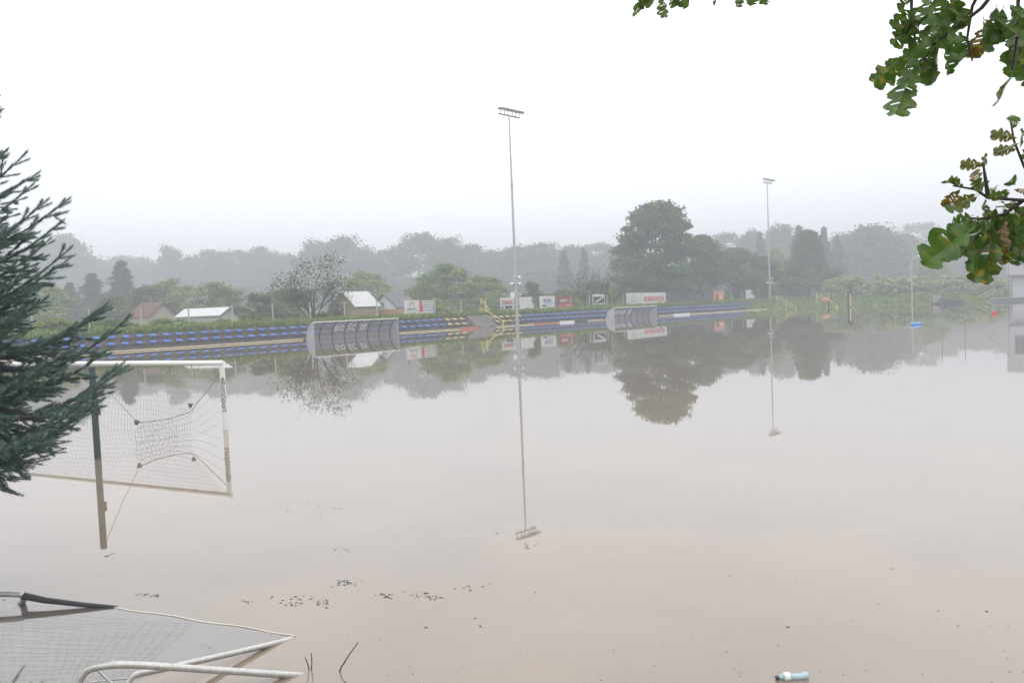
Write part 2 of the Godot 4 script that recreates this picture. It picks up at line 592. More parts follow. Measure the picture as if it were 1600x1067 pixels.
func grandstand() -> void:
	var s0 := -24.0
	var s1 := along(1206, 0, 0.5)
	var o := thing("grandstand", "low two-row concrete grandstand with blue and yellow plastic seats along the flooded pitch", "grandstand", st(0, 0, 0))
	var conc := grain(mat(0.27, 0.24, 0.22, 0.7, 0.4), 0.6, 0.45, 5)
	var basis := Basis(U, Vector3.UP, -N)
	var gap0 := along(741, 0.4, 0.6)
	var gap1 := along(773, 0.4, 0.6)
	for seg in [[s0, gap0], [gap1, s1]]:
		var mid: float = (seg[0] + seg[1]) * 0.5
		var len_: float = seg[1] - seg[0]
		for tier in [[0.0, 0.85, -1.0, 0.12], [0.85, 1.72, -1.0, 0.68], [1.72, 1.95, -1.0, 1.28]]:
			var mb := MB.new()
			mb.box(st(mid, (tier[0] + tier[1]) * 0.5, (tier[2] + tier[3]) * 0.5), Vector3(len_, tier[3] - tier[2], tier[1] - tier[0] - 0.004), basis)
			wpart("concrete_step", mb, conc, o)
	var stairc := grain(mat(0.42, 0.4, 0.38, 0.7, 0.4), 0.6, 0.6, 51)
	# stairs in the gap
	for k in 6:
		var mb := MB.new()
		mb.col = Color.WHITE
		mb.box(st((gap0 + gap1) * 0.5, 0.15 + k * 0.32, -0.5 + (k + 1) * 0.12), Vector3(gap1 - gap0 - 0.02, 1.0 + (k + 1) * 0.24, 0.316), basis)
		wpart("stair_step", mb, stairc, o)
	var blue := mat(0.05, 0.16, 0.55, 0.4, 0.5)
	var faded := mat(0.07, 0.2, 0.56, 0.5, 0.5)
	var yellow := mat(0.6, 0.49, 0.2, 0.45, 0.5)
	var sm := seat_mesh()
	for row in 2:
		var y := 0.53 if row == 0 else 1.1
		var b := 0.5 if row == 0 else 1.32
		var s := s0 + 0.4 + row * 0.3
		while s < s1 - 0.4:
			var here := s
			s += 1.13
			if here > gap0 - 0.35 and here < gap1 + 0.35: continue
			var gold := (here > along(694 + (0 if row == 1 else 10), b, y) and here < gap0) or (here > gap1 and here < along(816, b, y))
			var p := part("yellow_seat" if gold else "blue_seat", sm, yellow if gold else (blue if rng.randf() < 0.7 else faded), o)
			p.transform = Transform3D(basis.rotated(Vector3.UP, rng.randf_range(-0.04, 0.04)), st(here, b, y) - o.position)
	for seg in [[s0, gap0], [gap1, s1]]:
		for row in 2:
			var y := 0.53 if row == 0 else 1.1
			var b := 0.5 if row == 0 else 1.32
			var bm := MB.new()
			bm.box(st((seg[0] + seg[1]) * 0.5, b + 0.02, y - 0.13), Vector3(seg[1] - seg[0] - 0.3, 0.08, 0.12), basis)
			var s: float = seg[0] + 0.8
			while s < seg[1]:
				bm.box(st(s, b + 0.02, y - 0.3), Vector3(0.07, 0.3, 0.07), basis)
				s += 2.26
			wpart("seat_beam", bm, mat(0.06, 0.065, 0.08, 0.6), o)
	# pipe barrier in front
	var pipe := mat(0.7, 0.62, 0.42, 0.45, 0.5)
	var q := (C - A).dot(N)
	for seg in [[-16.0, along(473, q, 0), "pale yellow pipe barrier just above water before the seats near the goal"], [along(624, q, 0), along(735, q, 0), "pale yellow pipe barrier between the larger shelter and the stand stairs"], [along(776, q, 0), along(950, q, 0), "pale yellow pipe barrier between floodlight mast and smaller-looking far shelter"], [along(1030, q, 0), along(1204, q, 0), "pale yellow pipe barrier from far shelter to the end of the stand"]]:
		var r := thing("pipe_barrier", seg[2], "barrier", st((seg[0] + seg[1]) * 0.5, q, 0), "pipe barrier along the pitch")
		var mb := MB.new()
		mb.tube([st(seg[0], q, 0.07), st((seg[0] + seg[1]) * 0.5, q, 0.06), st(seg[1], q, 0.07)], 0.042, 0.042, 8)
		wpart("rail", mb, pipe, r)
		var s: float = seg[0] + 0.5
		while s < seg[1]:
			var pm := MB.new()
			pm.tube([st(s, q, -1.0), st(s, q, 0.05)], 0.04, 0.04, 6)
			wpart("post", pm, pipe, r)
			s += 6.0
	# low advertising strips fixed to the barrier
	for a in [[718, 746, 0.26, Color(0.5, 0.17, 0.13), "long red advertising strip on barrier beside the stand stairs"], [835, 872, 0.13, Color(0.48, 0.2, 0.15), "thin red advertising strip on barrier right of the floodlight mast"], [875, 897, 0.24, Color(0.75, 0.75, 0.76), "white advertising strip on barrier between red and black strips"], [899, 918, 0.2, Color(0.05, 0.05, 0.06), "black advertising strip on barrier beside a white strip"], [1053, 1078, 0.26, Color(0.75, 0.75, 0.76), "white advertising strip on barrier beyond the far shelter"]]:
		var f: float = q - 0.14
		var e0 := along(a[0], f, 0.1)
		var e1 := along(a[1], f, 0.1)
		var r := thing("advertising_strip", a[4], "sign", st((e0 + e1) * 0.5, f, 0))
		var mb := MB.new()
		mb.box(st((e0 + e1) * 0.5, f, a[2] * 0.5), Vector3(e1 - e0, a[2], 0.04), basis)
		wpart("panel", mb, mat(a[3].r, a[3].g, a[3].b, 0.5), r)

# ---------------------------------------------------------------- team shelters
func dugouts() -> void:
	var shellm := mat(0.4, 0.405, 0.43, 0.3, 0.5)
	shellm.transparency = BaseMaterial3D.TRANSPARENCY_ALPHA
	shellm.albedo_color.a = 0.62
	var cheekm := mat(0.55, 0.56, 0.58, 0.3, 0.5)
	cheekm.transparency = BaseMaterial3D.TRANSPARENCY_ALPHA
	cheekm.albedo_color.a = 0.6
	var ribm := mat(0.035, 0.04, 0.06, 0.5)
	var white := mat(0.8, 0.8, 0.8, 0.5)
	var q := (C - A).dot(N)
	var deep := 1.5
	var tall := 1.62
	for a in [[490.0, 621.0, 7, ["GO", "ŚC", "IE"], 2, "curved grey plastic team shelter lettered GOŚCIE standing in the flood", 0.62], [960.0, 1025.5, 7, ["GOS", "POD", "AR", "ZE"], 0, "curved grey plastic team shelter lettered GOSPODARZE standing in the flood", 0.6]]:
		var f := q - deep
		var e0 := along(a[0], f, tall)
		var e1 := along(a[1], f, tall)
		var o := thing("team_shelter", a[5], "shelter", st((e0 + e1) * 0.5, q - deep * 0.5, 0), "team shelters at the pitch edge")
		var prof := func(s: float, k: float, grow := 0.0) -> Vector3:   # k 0 top front .. 1 waterline at the back .. below it straight down
			if k > 1.0: return st(s, q + grow, -(k - 1.0))
			var ph := (1.0 - k) * PI * 0.5
			return st(s, f + (deep + grow) * cos(ph), (tall + grow) * sin(ph))
		var n: int = a[2]
		for i in n:
			var mb := MB.new()
			var u0 := lerpf(e0, e1, float(i) / n) + 0.03
			var u1 := lerpf(e0, e1, float(i + 1) / n) - 0.03
			for k in 16:
				var k0 := k / 12.0 if k < 12 else 1.0 + (k - 12) * 0.25
				var k1 := (k + 1) / 12.0 if k < 12 else 1.0 + (k - 11) * 0.25
				mb.quad(prof.call(u0, k1), prof.call(u1, k1), prof.call(u1, k0), prof.call(u0, k0))
			wpart("roof_panel", mb, shellm, o)
		for i in n + 1:
			var mb := MB.new()
			var s := lerpf(e0, e1, float(i) / n)
			var pts := []
			for k in 15: pts.append(prof.call(s, k / 12.0 if k < 13 else 1.0 + (k - 12) * 0.45, -0.01))
			mb.tube(pts, 0.05, 0.05, 6)
			wpart("rib", mb, ribm, o)
		for s in [e0 - 0.05, e1 + 0.05]:
			var mb := MB.new()
			for k in 12:
				mb.tri(st(s, f, 0), prof.call(s, k / 12.0), prof.call(s, (k + 1) / 12.0))
			mb.quad(st(s, f, -1.0), st(s, f, 0), st(s, q, 0), st(s, q, -1.0))
			wpart("side_panel", mb, cheekm, o)
			var em := MB.new()
			em.tube([st(s, f, -1.0), st(s, f, tall)], 0.025, 0.025, 6)
			wpart("front_post", em, mat(0.5, 0.5, 0.52, 0.4, 0.5, 0.6), o)
		var gm := MB.new()
		gm.box(st((e0 + e1) * 0.5, f - 0.03, tall + 0.02), Vector3(e1 - e0 + 0.2, 0.09, 0.08), Basis(U, Vector3.UP, -N))
		wpart("top_edge", gm, white, o)
		var bm := MB.new()
		bm.box(st((e0 + e1) * 0.5, q - 0.45, -0.52), Vector3(e1 - e0 - 0.2, 0.06, 0.4), Basis(U, Vector3.UP, -N))
		wpart("bench", bm, mat(0.3, 0.25, 0.2, 0.6), o)
		var words: Array = a[3]
		for i in words.size():
			var sm := lerpf(e0, e1, (a[4] + i + 0.5) / n)
			var ph := deg_to_rad(38)
			var p := st(sm, f + (deep - 0.05) * cos(ph), (tall - 0.05) * sin(ph))
			var tang := (N * (-sin(ph) * deep) + Vector3.UP * cos(ph) * tall).normalized()
			var bs := Basis(U, tang, U.cross(tang))
			text(words[i], a[6], p - tang * a[6] * 0.1, bs, white, o)

# ---------------------------------------------------------------- floodlight masts
func floodlights() -> void:
	var steel := mat(0.42, 0.43, 0.45, 0.45, 0.5, 0.3)
	var dark := mat(0.16, 0.165, 0.18, 0.5, 0.5)
	var white := mat(0.75, 0.75, 0.75, 0.4)
	var p1 := on(808.5, 509.2)
	var hh := at(792, 181, -p1.z).y
	var o := thing("floodlight_mast", "tall grey floodlight mast standing in front of the yellow stairs", "floodlight", Vector3.ZERO, "floodlight masts")
	var mb := MB.new()
	mb.lathe(Vector3(0, -1, 0), Vector3.UP, [Vector2(0.21, 0), Vector2(0.17, hh * 0.33), Vector2(0.13, hh * 0.66), Vector2(0.085, hh + 1.0), Vector2(0.0, hh + 1.0)], 14)
	part("mast", mb.mesh(), steel, o)
	var jm := MB.new()
	for y in [hh * 0.34, hh * 0.67]:
		jm.lathe(Vector3(0, y - 0.25, 0), Vector3.UP, [Vector2(0.14, 0), Vector2(0.172, 0.01), Vector2(0.168, 0.5), Vector2(0.12, 0.51)], 14)
	part("joint_collar", jm.mesh(), steel, o)
	var beam := MB.new()
	beam.box(Vector3(0, hh, 0), Vector3(3.5, 0.13, 0.13), Basis(U, Vector3.UP, -N))
	part("crossarm", beam.mesh(), dark, o)
	var tilt := Basis(U, Vector3.UP, -N) * Basis(Vector3.RIGHT, deg_to_rad(14))
	for k in 3:
		var off := (k - 1) * 1.28
		var c := U * (off + 0.15) + Vector3(0, hh + 0.55, 0) - N * 0.25
		var lm := MB.new()
		lm.box(c, Vector3(1.16, 0.16, 0.85), tilt)
		for j in 7: lm.box(c + tilt * Vector3(-0.5 + j * 0.166, 0.13, 0), Vector3(0.03, 0.12, 0.78), tilt)
		var l := part("floodlight", lm.mesh(), dark, o)
		var gm := MB.new()
		gm.box(c + tilt * Vector3(0, -0.09, 0), Vector3(1.04, 0.02, 0.74), tilt)
		part("lens", gm.mesh(), mat(0.6, 0.62, 0.63, 0.2), l)
		var br := MB.new()
		for e in [-0.45, 0.45]: br.box(U * (off + 0.1 + e * 0.8) + Vector3(0, hh + 0.26, 0) - N * 0.1, Vector3(0.06, 0.5, 0.06), Basis(U, Vector3.UP, -N))
		part("bracket", br.mesh(), dark, o)
		var cb := MB.new()
		var cp := []
		for j in 9: cp.append(U * (off * 0.9 + (j / 8.0 - 0.5) * 0.7) + Vector3(0, hh - 0.06 - 0.42 * sin(PI * j / 8.0), 0) - N * 0.08)
		cb.tube(cp, 0.018, 0.018, 4)
		if k != 1: part("cable", cb.mesh(), dark, o)
	# surveillance cameras and boxes on the mast
	var cy: Array = [at(812, 433, -p1.z).y, at(812, 443, -p1.z).y]
	for k in 3:
		var y: float = cy[0] if k == 0 else cy[1]
		var sx := 1.0 if k < 2 else -1.0
		var cm := MB.new()
		var cb2 := Basis(Vector3.UP, -0.5 * sx) * Basis(Vector3.RIGHT, 0.25)
		var c2 := Vector3(0.42 * sx, y, 0.1)
		cm.box(c2, Vector3(0.26, 0.22, 0.5), cb2)
		cm.lathe(c2 + cb2 * Vector3(0, -0.02, 0.2), cb2.z, [Vector2(0.15, -0.1), Vector2(0.15, 0.08), Vector2(0.0, 0.09)], 10)
		cm.tube([Vector3(0.1 * sx, y - 0.03, 0), c2], 0.05, 0.05, 6)
		var sc := part("security_camera", cm.mesh(), white, o)
		var em := MB.new()
		em.lathe(c2 + cb2 * Vector3(0, -0.02, 0.295), cb2.z, [Vector2(0.09, 0), Vector2(0.09, 0.03), Vector2(0, 0.04)], 10)
		part("lens", em.mesh(), mat(0.02, 0.02, 0.025, 0.2), sc)
	var f: Node3D = copy(o, "floodlight_mast", "tall grey floodlight mast standing at the far end of the stand")
	o.position = Vector3(p1.x, 0, p1.z)
	var p2 := spot(1204, 150.0, 0)
	f.position = Vector3(p2.x, 0, p2.z)
	# white control box only on the near mast
	var bx := MB.new()
	bx.box(Vector3(-0.42, at(799, 461, -p1.z).y, 0.15), Vector3(0.5, 0.62, 0.25))
	part("control_box", bx.mesh(), white, o)
	var sb := MB.new()
	sb.box(Vector3(0.55, at(815, 460, -p1.z).y, 0.1), Vector3(0.2, 0.2, 0.2))
	sb.tube([Vector3(0.1, at(815, 460, -p1.z).y, 0.05), Vector3(0.5, at(815, 460, -p1.z).y, 0.1)], 0.03, 0.03, 5)
	part("sensor_box", sb.mesh(), white, o)

# ---------------------------------------------------------------- advertising boards on the fence behind the stand
func board(px0: float, px1: float, py0: float, py1: float, m: Material, label: String, torn := 0.0) -> Node3D:
	var b := 5.9
	var e0 := along(px0, b, 2.6)
	var e1 := along(px1, b, 2.6)
	var p := st((e0 + e1) * 0.5, b, 0)
	var y1 := at((px0 + px1) * 0.5, py0, -p.z).y
	var y0 := at((px0 + px1) * 0.5, py1, -p.z).y
	var o := thing("advertising_board", label, "sign", p + Vector3(0, y0, 0), "advertising boards on the fence")
	var mb := MB.new()
	var g0 := st(e0, b, y0)
	var g1 := st(e1, b, y0)
	var up := Vector3(0, y1 - y0, 0)
	var t := N * 0.05
	if torn > 0.0:   # a sheet with a ragged right edge
		var pts := [g0, g0.lerp(g1, 1.0), g0.lerp(g1, 1.0) + up * 0.28, g0.lerp(g1, 1.0 - torn) + up * 0.6, g0.lerp(g1, 1.0 - torn * 0.8) + up, g0 + up]
		for i in range(1, pts.size() - 1):
			mb.tri(pts[0], pts[i], pts[i + 1])
			mb.tri(pts[0] + t, pts[i + 1] + t, pts[i] + t)
		for i in pts.size():
			var k := (i + 1) % pts.size()
			mb.quad(pts[k], pts[i], pts[i] + t, pts[k] + t)
	else:
		mb.box((g0 + g1) * 0.5 + up * 0.5 + t * 0.5, Vector3(e1 - e0, y1 - y0, 0.05), Basis(U, Vector3.UP, -N))
	wpart("panel", mb, m, o)
	o.set_meta("w", e1 - e0)
	o.set_meta("h", y1 - y0)
	for e in [0.12, 0.88]:
		var q := st(lerpf(e0, e1, e), b + 0.1, 0)
		var pm := MB.new()
		pm.tube([Vector3(q.x, land(q.x, q.z) - 0.2, q.z), Vector3(q.x, y1 - 0.05, q.z)], 0.035, 0.035, 6)
		wpart("post", pm, mat(0.35, 0.35, 0.35, 0.5), o)
	return o

func patch(o: Node3D, called: String, x: float, y: float, w: float, h: float, m: Material, lift := 0.012) -> void:   # printed area, in fractions of the board
	var bw: float = o.get_meta("w")
	var bh: float = o.get_meta("h")
	var mb := MB.new()
	mb.box(U * (x - 0.5) * bw + Vector3(0, y * bh, 0) - N * lift, Vector3(w * bw, h * bh, 0.016), Basis(U, Vector3.UP, -N))
	part(called, mb.mesh(), m, o)

func words(o: Node3D, s: String, x: float, y: float, size: float, m: Material, called := "lettering") -> void:
	var bw: float = o.get_meta("w")
	var bh: float = o.get_meta("h")
	text(s, size * bh, o.position + U * (x - 0.5) * bw + Vector3(0, (y) * bh, 0) - N * 0.03, Basis(U, Vector3.UP, -N), m, o, called)

func boards() -> void:
	var white := grain(mat(0.78, 0.78, 0.79, 0.5), 0.4, 0.8, 8)
	var red := mat(0.55, 0.06, 0.06, 0.5)
	var maroon := mat(0.2, 0.03, 0.035, 0.5)
	var black := mat(0.03, 0.03, 0.035, 0.5)
	var navy := mat(0.07, 0.1, 0.2, 0.5)
	var grey := mat(0.3, 0.31, 0.33, 0.6)
	var green := mat(0.25, 0.45, 0.3, 0.5)
	var sky_blue := mat(0.3, 0.5, 0.7, 0.5)
	var o := board(631.5, 655, 469, 490.5, white, "white board with red house logo beside a striped board")
	words(o, "MERITAL", 0.5, 0.36, 0.15, grey)
	var hb := MB.new()
	var bw: float = o.get_meta("w")
	var bh: float = o.get_meta("h")
	hb.tube([U * -0.12 * bw + Vector3(0, bh * 0.6, 0) - N * 0.03, U * -0.12 * bw + Vector3(0, bh * 0.74, 0) - N * 0.03, Vector3(0, bh * 0.9, 0) - N * 0.03, U * 0.12 * bw + Vector3(0, bh * 0.74, 0) - N * 0.03, U * 0.12 * bw + Vector3(0, bh * 0.6, 0) - N * 0.03], 0.05, 0.05, 4)
	part("house_logo", hb.mesh(), red, o)
	words(o, "www.merital", 0.5, 0.1, 0.07, grey)
	o = board(655.6, 677, 469.5, 489.5, white, "striped board with red edge and grey bars beside white board")
	patch(o, "red_edge", 0.1, 0.56, 0.2, 0.84, red)
	for k in 4: patch(o, "grey_bar", 0.6, 0.25 + k * 0.21, 0.8 - k * 0.06, 0.1, grey)
	o = board(782, 803, 465, 485, white, "white board with red lettering and a black picture, left of the mast")
	words(o, "YSMAX", 0.5, 0.66, 0.26, red)
	patch(o, "picture", 0.6, 0.26, 0.55, 0.22, black)
	patch(o, "dark_mark", 0.13, 0.26, 0.14, 0.18, navy)
	patch(o, "dark_line", 0.5, 0.49, 0.96, 0.04, navy)
	o = board(812, 834.5, 464, 483, white, "blank white board with a ragged right edge, right of the mast", 0.16)
	o = board(843.5, 867, 462.5, 481.5, white, "white board lettered PLUS in dark blue")
	words(o, "PLUS", 0.5, 0.62, 0.3, navy)
	patch(o, "blue_band", 0.62, 0.35, 0.62, 0.12, sky_blue)
	patch(o, "dark_mark", 0.27, 0.2, 0.26, 0.14, black)
	o = board(872.5, 895.5, 463, 480.5, maroon, "dark red board with white lettering and a bright red lower band")
	words(o, "KEDO", 0.36, 0.62, 0.26, white)
	patch(o, "red_band", 0.5, 0.17, 0.98, 0.3, red)
	words(o, "LABEL", 0.66, 0.25, 0.12, white)
	var rb := MB.new()
	for k in 12: rb.box(U * (0.32 * o.get_meta("w") + cos(TAU * k / 12) * 0.22) + Vector3(0, 0.66 * o.get_meta("h") + sin(TAU * k / 12) * 0.34, 0) - N * 0.02, Vector3(0.1, 0.1, 0.02), Basis(U, Vector3.UP, -N))
	part("ring_mark", rb.mesh(), white, o)
	o = board(926.5, 945, 460, 475.5, white, "black and white picture board between two fence posts")
	patch(o, "picture", 0.5, 0.45, 0.9, 0.7, black)
	var dg := MB.new()
	dg.tube([U * -0.3 * o.get_meta("w") + Vector3(0, 0.2 * o.get_meta("h"), 0) - N * 0.035, U * 0.36 * o.get_meta("w") + Vector3(0, 0.72 * o.get_meta("h"), 0) - N * 0.035], 0.11, 0.11, 4)
	part("white_streak", dg.mesh(), white, o)
	o = board(979, 1001, 457.5, 477, white, "white board with green ring logo beside the red lettered banner")
	var gr := MB.new()
	var ring := []
	for k in 15: ring.append(U * cos(TAU * k / 14) * 0.42 + Vector3(0, 0.7 * o.get_meta("h") + sin(TAU * k / 14) * 0.36, 0) - N * 0.02)
	gr.tube(ring, 0.06, 0.06, 4)
	part("ring_logo", gr.mesh(), green, o)
	words(o, "POSADZKI", 0.5, 0.32, 0.1, green)
	patch(o, "blue_line", 0.5, 0.24, 0.96, 0.03, sky_blue)
	patch(o, "blue_line", 0.45, 0.12, 0.03, 0.2, sky_blue)
	o = board(1001.6, 1041, 457, 475.5, white, "long white banner with red lettering above the far shelter")
	words(o, "REKRUTACJA", 0.5, 0.48, 0.36, red)
	o = board(1045.5, 1114, 457, 473, mat(0.09, 0.095, 0.11, 0.8), "long dark grey mesh banner under the big tree")
	for k in 3: words(o, "T", 0.2 + k * 0.3, 0.55, 0.2, grey)
	o = board(1116, 1131.5, 454.5, 472, mat(0.62, 0.26, 0.17, 0.5), "orange board with a dark figure shape beside the dark banner")
	patch(o, "dark_figure", 0.3, 0.45, 0.22, 0.6, maroon)
	patch(o, "pale_patch", 0.68, 0.4, 0.3, 0.5, mat(0.75, 0.45, 0.36, 0.5))
	o = board(1166, 1179.5, 453, 466.5, white, "small white board with a cut corner on the dark fence", 0.4)
	for c in get_children():
		if c.has_meta("w"):
			c.remove_meta("w"); c.remove_meta("h")

func fences() -> void:
	var conc := mat(0.45, 0.44, 0.42, 0.8)
	var wire := mat(0.3, 0.31, 0.31, 0.5)
	var o := thing("wire_fence", "grey wire fence on thin concrete posts behind the grandstand", "fence", st(40, 6.15, 1.4))
	var s := -10.0
	while s < 122.0:
		var p := st(s, 6.2, 0)
		var y := land(p.x, p.z)
		var mb := MB.new()
		mb.box(p + Vector3(0, y + 1.0, 0), Vector3(0.11, 2.4, 0.11), Basis(U, Vector3.UP, -N))
		wpart("post", mb, conc, o)
		s += 4.4
	for h in [0.3, 1.2, 2.05]:
		var mb := MB.new()
		mb.tube([st(-10, 6.12, 1.5 + h), st(56, 6.12, 1.5 + h), st(122, 6.12, 1.5 + h)], 0.008, 0.008, 4)
		wpart("wire", mb, wire, o)
	# far end: panel fence on the far bank
	var o2 := thing("panel_fence", "thin dark panel fence running along the far grassy bank", "fence", spot(1330, 136, 1.2))
	var steel := mat(0.1, 0.12, 0.12, 0.5)
	for seg in [[1225, 1300, 138.0], [1300, 1420, 134.0]]:
		var k := 0
		var px: float = seg[0]
		while px <= seg[1]:
			var p := spot(px, seg[2], 1.0)
			var mb := MB.new()
			mb.box(Vector3(p.x, land(p.x, p.z) + 1.0, p.z), Vector3(0.07, 2.2, 0.07))
			wpart("post", mb, steel, o2)
			px += 9.6
			k += 1
		for h in [0.35, 1.0, 1.65, 2.05]:
			var a := spot(seg[0], seg[2], 1.0)
			var b := spot(seg[1], seg[2], 1.0)
			var mb := MB.new()
			mb.tube([Vector3(a.x, land(a.x, a.z) + h, a.z), Vector3(b.x, land(b.x, b.z) + h, b.z)], 0.012, 0.012, 4)
			wpart("wire", mb, steel, o2)

# ---------------------------------------------------------------- stair handrails
func handrail(foot: Vector3, head: Vector3, post: float, label: String, m: Material) -> void:
	var o := thing("stair_handrail", label, "handrail", Vector3(foot.x, 0, foot.z), "yellow stair handrails")
	var up := Vector3(0, post, 0)
	var r := 0.036
	var mb := MB.new()
	mb.tube(arc([head + Vector3(0, 0.1, 0), head + up, foot + up, foot + up * 0.45, foot + up * 0.45 + (head - foot) * 0.12]), r, r, 7)
	wpart("top_rail", mb, m, o)
	var lm := MB.new()
	lm.tube([head + up * 0.5, foot.lerp(head, 0.2) + up * 0.5], r * 0.8, r * 0.8, 7)
	wpart("lower_rail", lm, m, o)
	for t in [0.03, 0.5, 0.97]:
		var q := foot.lerp(head, t)
		var pm := MB.new()
		pm.tube([q - Vector3(0, 0.9, 0), q + up * 0.98], r * 0.9, r * 0.9, 7)
		wpart("post", pm, m, o)

func handrails() -> void:
	var yel := mat(0.72, 0.6, 0.18, 0.45, 0.5)
	var d := -st(along(766, 0.6, 0.8), 0.6, 0).z
	var up := Vector3(0, 1.0, 0)
	handrail(at(787, 501.5, d - 1.0) - up, at(749, 479.5, d + 2.4) - up, 1.0, "yellow tubular handrail at stairs beside the floodlight mast", yel)
	handrail(at(768, 489, d + 3.4) - up, at(750.5, 464, d + 6.6) - up, 1.0, "upper yellow handrail behind another at stairs beside the mast", yel)
	handrail(at(1245, 480.5, 124.0) - up, at(1214, 460.5, 128.0) - up, 1.0, "yellow handrail running into water at the end of the stand", yel)
	handrail(at(1310, 476.5, 121.5) - up, at(1276, 457.5, 126.0) - up, 1.0, "yellow handrail in front of the person with a red umbrella", yel)
	var pale := mat(0.62, 0.62, 0.5, 0.5)
	handrail(at(1526, 465.5, 124.0) - up, at(1556, 449.5, 131.0) - up, 1.0, "pale handrail climbing the far bank beside the grey building", pale)
	handrail(at(1536, 467, 124.0) - up, at(1567, 450, 131.0) - up, 1.0, "second pale handrail climbing the far bank beside the grey building", pale)

# ---------------------------------------------------------------- houses
func house(called: String, label: String, pos: Vector3, turn: float, w: float, l: float, hw: float, hr: float, wall: Material, roof: Material, over := 0.3) -> Node3D:
	# local axes: gable faces +z, ridge runs along z
	var o := thing(called, label, "house", pos)
	o.rotation.y = turn
	var mb := MB.new()
	var x := w * 0.5
	var z := l * 0.5
	mb.quad(Vector3(-x, -1, z), Vector3(x, -1, z), Vector3(x, hw, z), Vector3(-x, hw, z))
	mb.tri(Vector3(-x, hw, z), Vector3(x, hw, z), Vector3(0, hw + hr, z))
	mb.quad(Vector3(x, -1, -z), Vector3(-x, -1, -z), Vector3(-x, hw, -z), Vector3(x, hw, -z))
	mb.tri(Vector3(x, hw, -z), Vector3(-x, hw, -z), Vector3(0, hw + hr, -z))
	mb.quad(Vector3(x, -1, z), Vector3(x, -1, -z), Vector3(x, hw, -z), Vector3(x, hw, z))
	mb.quad(Vector3(-x, -1, -z), Vector3(-x, -1, z), Vector3(-x, hw, z), Vector3(-x, hw, -z))
	part("wall", mb.mesh(), wall, o)
	for s in [-1.0, 1.0]:
		var rm := MB.new()
		var d := Vector3(x * s, -hr, 0).normalized()
		var ax := Basis(d, Vector3(0, 0, 1).cross(d) , Vector3(0, 0, 1))
		var ln := sqrt(x * x + hr * hr) + over
		rm.box(Vector3(0, hw + hr + 0.06, 0) + d * ln * 0.5, Vector3(ln, 0.1, l + over * 2.0), ax)
		part("roof_slope", rm.mesh(), roof, o)
	var fm := MB.new()
	for s in [-1.0, 1.0]: fm.tube([Vector3(0, hw + hr, z + over), Vector3(x * s * 1.08, hw - hr * 0.08, z + over)], 0.07, 0.07, 4)
	part("gable_board", fm.mesh(), mat(0.08, 0.08, 0.085, 0.7), o)
	return o

func houses() -> void:
	var g := func(px: float, d: float) -> Vector3:
		var p := spot(px, d, 1.3)
		p.y = land(p.x, p.z)
		return p
	var white_roof := grain(mat(0.6, 0.61, 0.63, 0.5), 0.3, 0.85, 12)
	var p: Vector3 = g.call(556, 106.0)
	var top := at(548, 456, 104).y - p.y
	var o := house("garden_house", "tan walled garden house with a white metal roof", p, -0.62, 4.9, 4.4, top - 2.0, 2.0, grain(mat(0.42, 0.34, 0.19, 0.8), 0.5, 0.7, 6), white_roof, 0.35)
	var dm := MB.new()
	dm.box(Vector3(0, (top - 2.0) * 0.5 + 0.55, 2.22), Vector3(0.9, 1.0, 0.06))
	part("window", dm.mesh(), mat(0.22, 0.17, 0.1, 0.5), o)
	p = g.call(618, 110.0)
	top = at(607, 459.5, 108).y - p.y
	o = house("white_house", "white gabled house with grey roof and an orange lower wall", p, -0.5, 4.6, 5.0, top - 1.9, 1.9, mat(0.68, 0.7, 0.74, 0.7), grain(mat(0.2, 0.2, 0.22, 0.7), 0.5, 0.6, 7), 0.3)
	var wm := MB.new()
	var wy := at(607, 476, 108).y - p.y
	wm.box(Vector3(-0.35, wy, 2.53), Vector3(0.55, 0.7, 0.06))
	var w := part("window", wm.mesh(), mat(0.09, 0.1, 0.13, 0.2), o)
	var fr := MB.new()
	for e in [-0.3, 0.0, 0.3]: fr.box(Vector3(-0.35 + e, wy, 2.57), Vector3(0.05, 0.75, 0.04))
	part("frame", fr.mesh(), mat(0.5, 0.5, 0.5, 0.6), w)
	var om := MB.new()
	var oy := at(612, 483, 108).y - p.y
	om.box(Vector3(0, oy - 1.2, 0), Vector3(4.66, 2.4, 5.06))
	part("lower_wall", om.mesh(), mat(0.5, 0.27, 0.13, 0.8), o)
	var cm := MB.new()
	cm.tube([Vector3(0.5, top - 0.8, -2.1), Vector3(0.5, top + 0.7, -2.1)], 0.1, 0.1, 8)
	part("chimney_pipe", cm.mesh(), mat(0.08, 0.08, 0.08, 0.6), o)
	p = g.call(240, 105.0)
	top = at(248, 473, 105).y - p.y
	o = house("red_roof_house", "low house with a faded red tiled roof among the bushes", p, 1.05, 4.4, 4.6, top - 1.9, 1.9, mat(0.4, 0.36, 0.3, 0.8), grain(mat(0.2, 0.1, 0.085, 0.8), 0.6, 0.6, 14), 0.3)
	p = g.call(325, 92.0)
	top = at(330, 482, 92).y - p.y
	o = house("white_roof_shed", "long low shed with a shallow white metal roof behind weeds", p, 1.25, 3.4, 6.4, top - 0.9, 0.9, mat(0.42, 0.42, 0.42, 0.8), white_roof, 0.25)

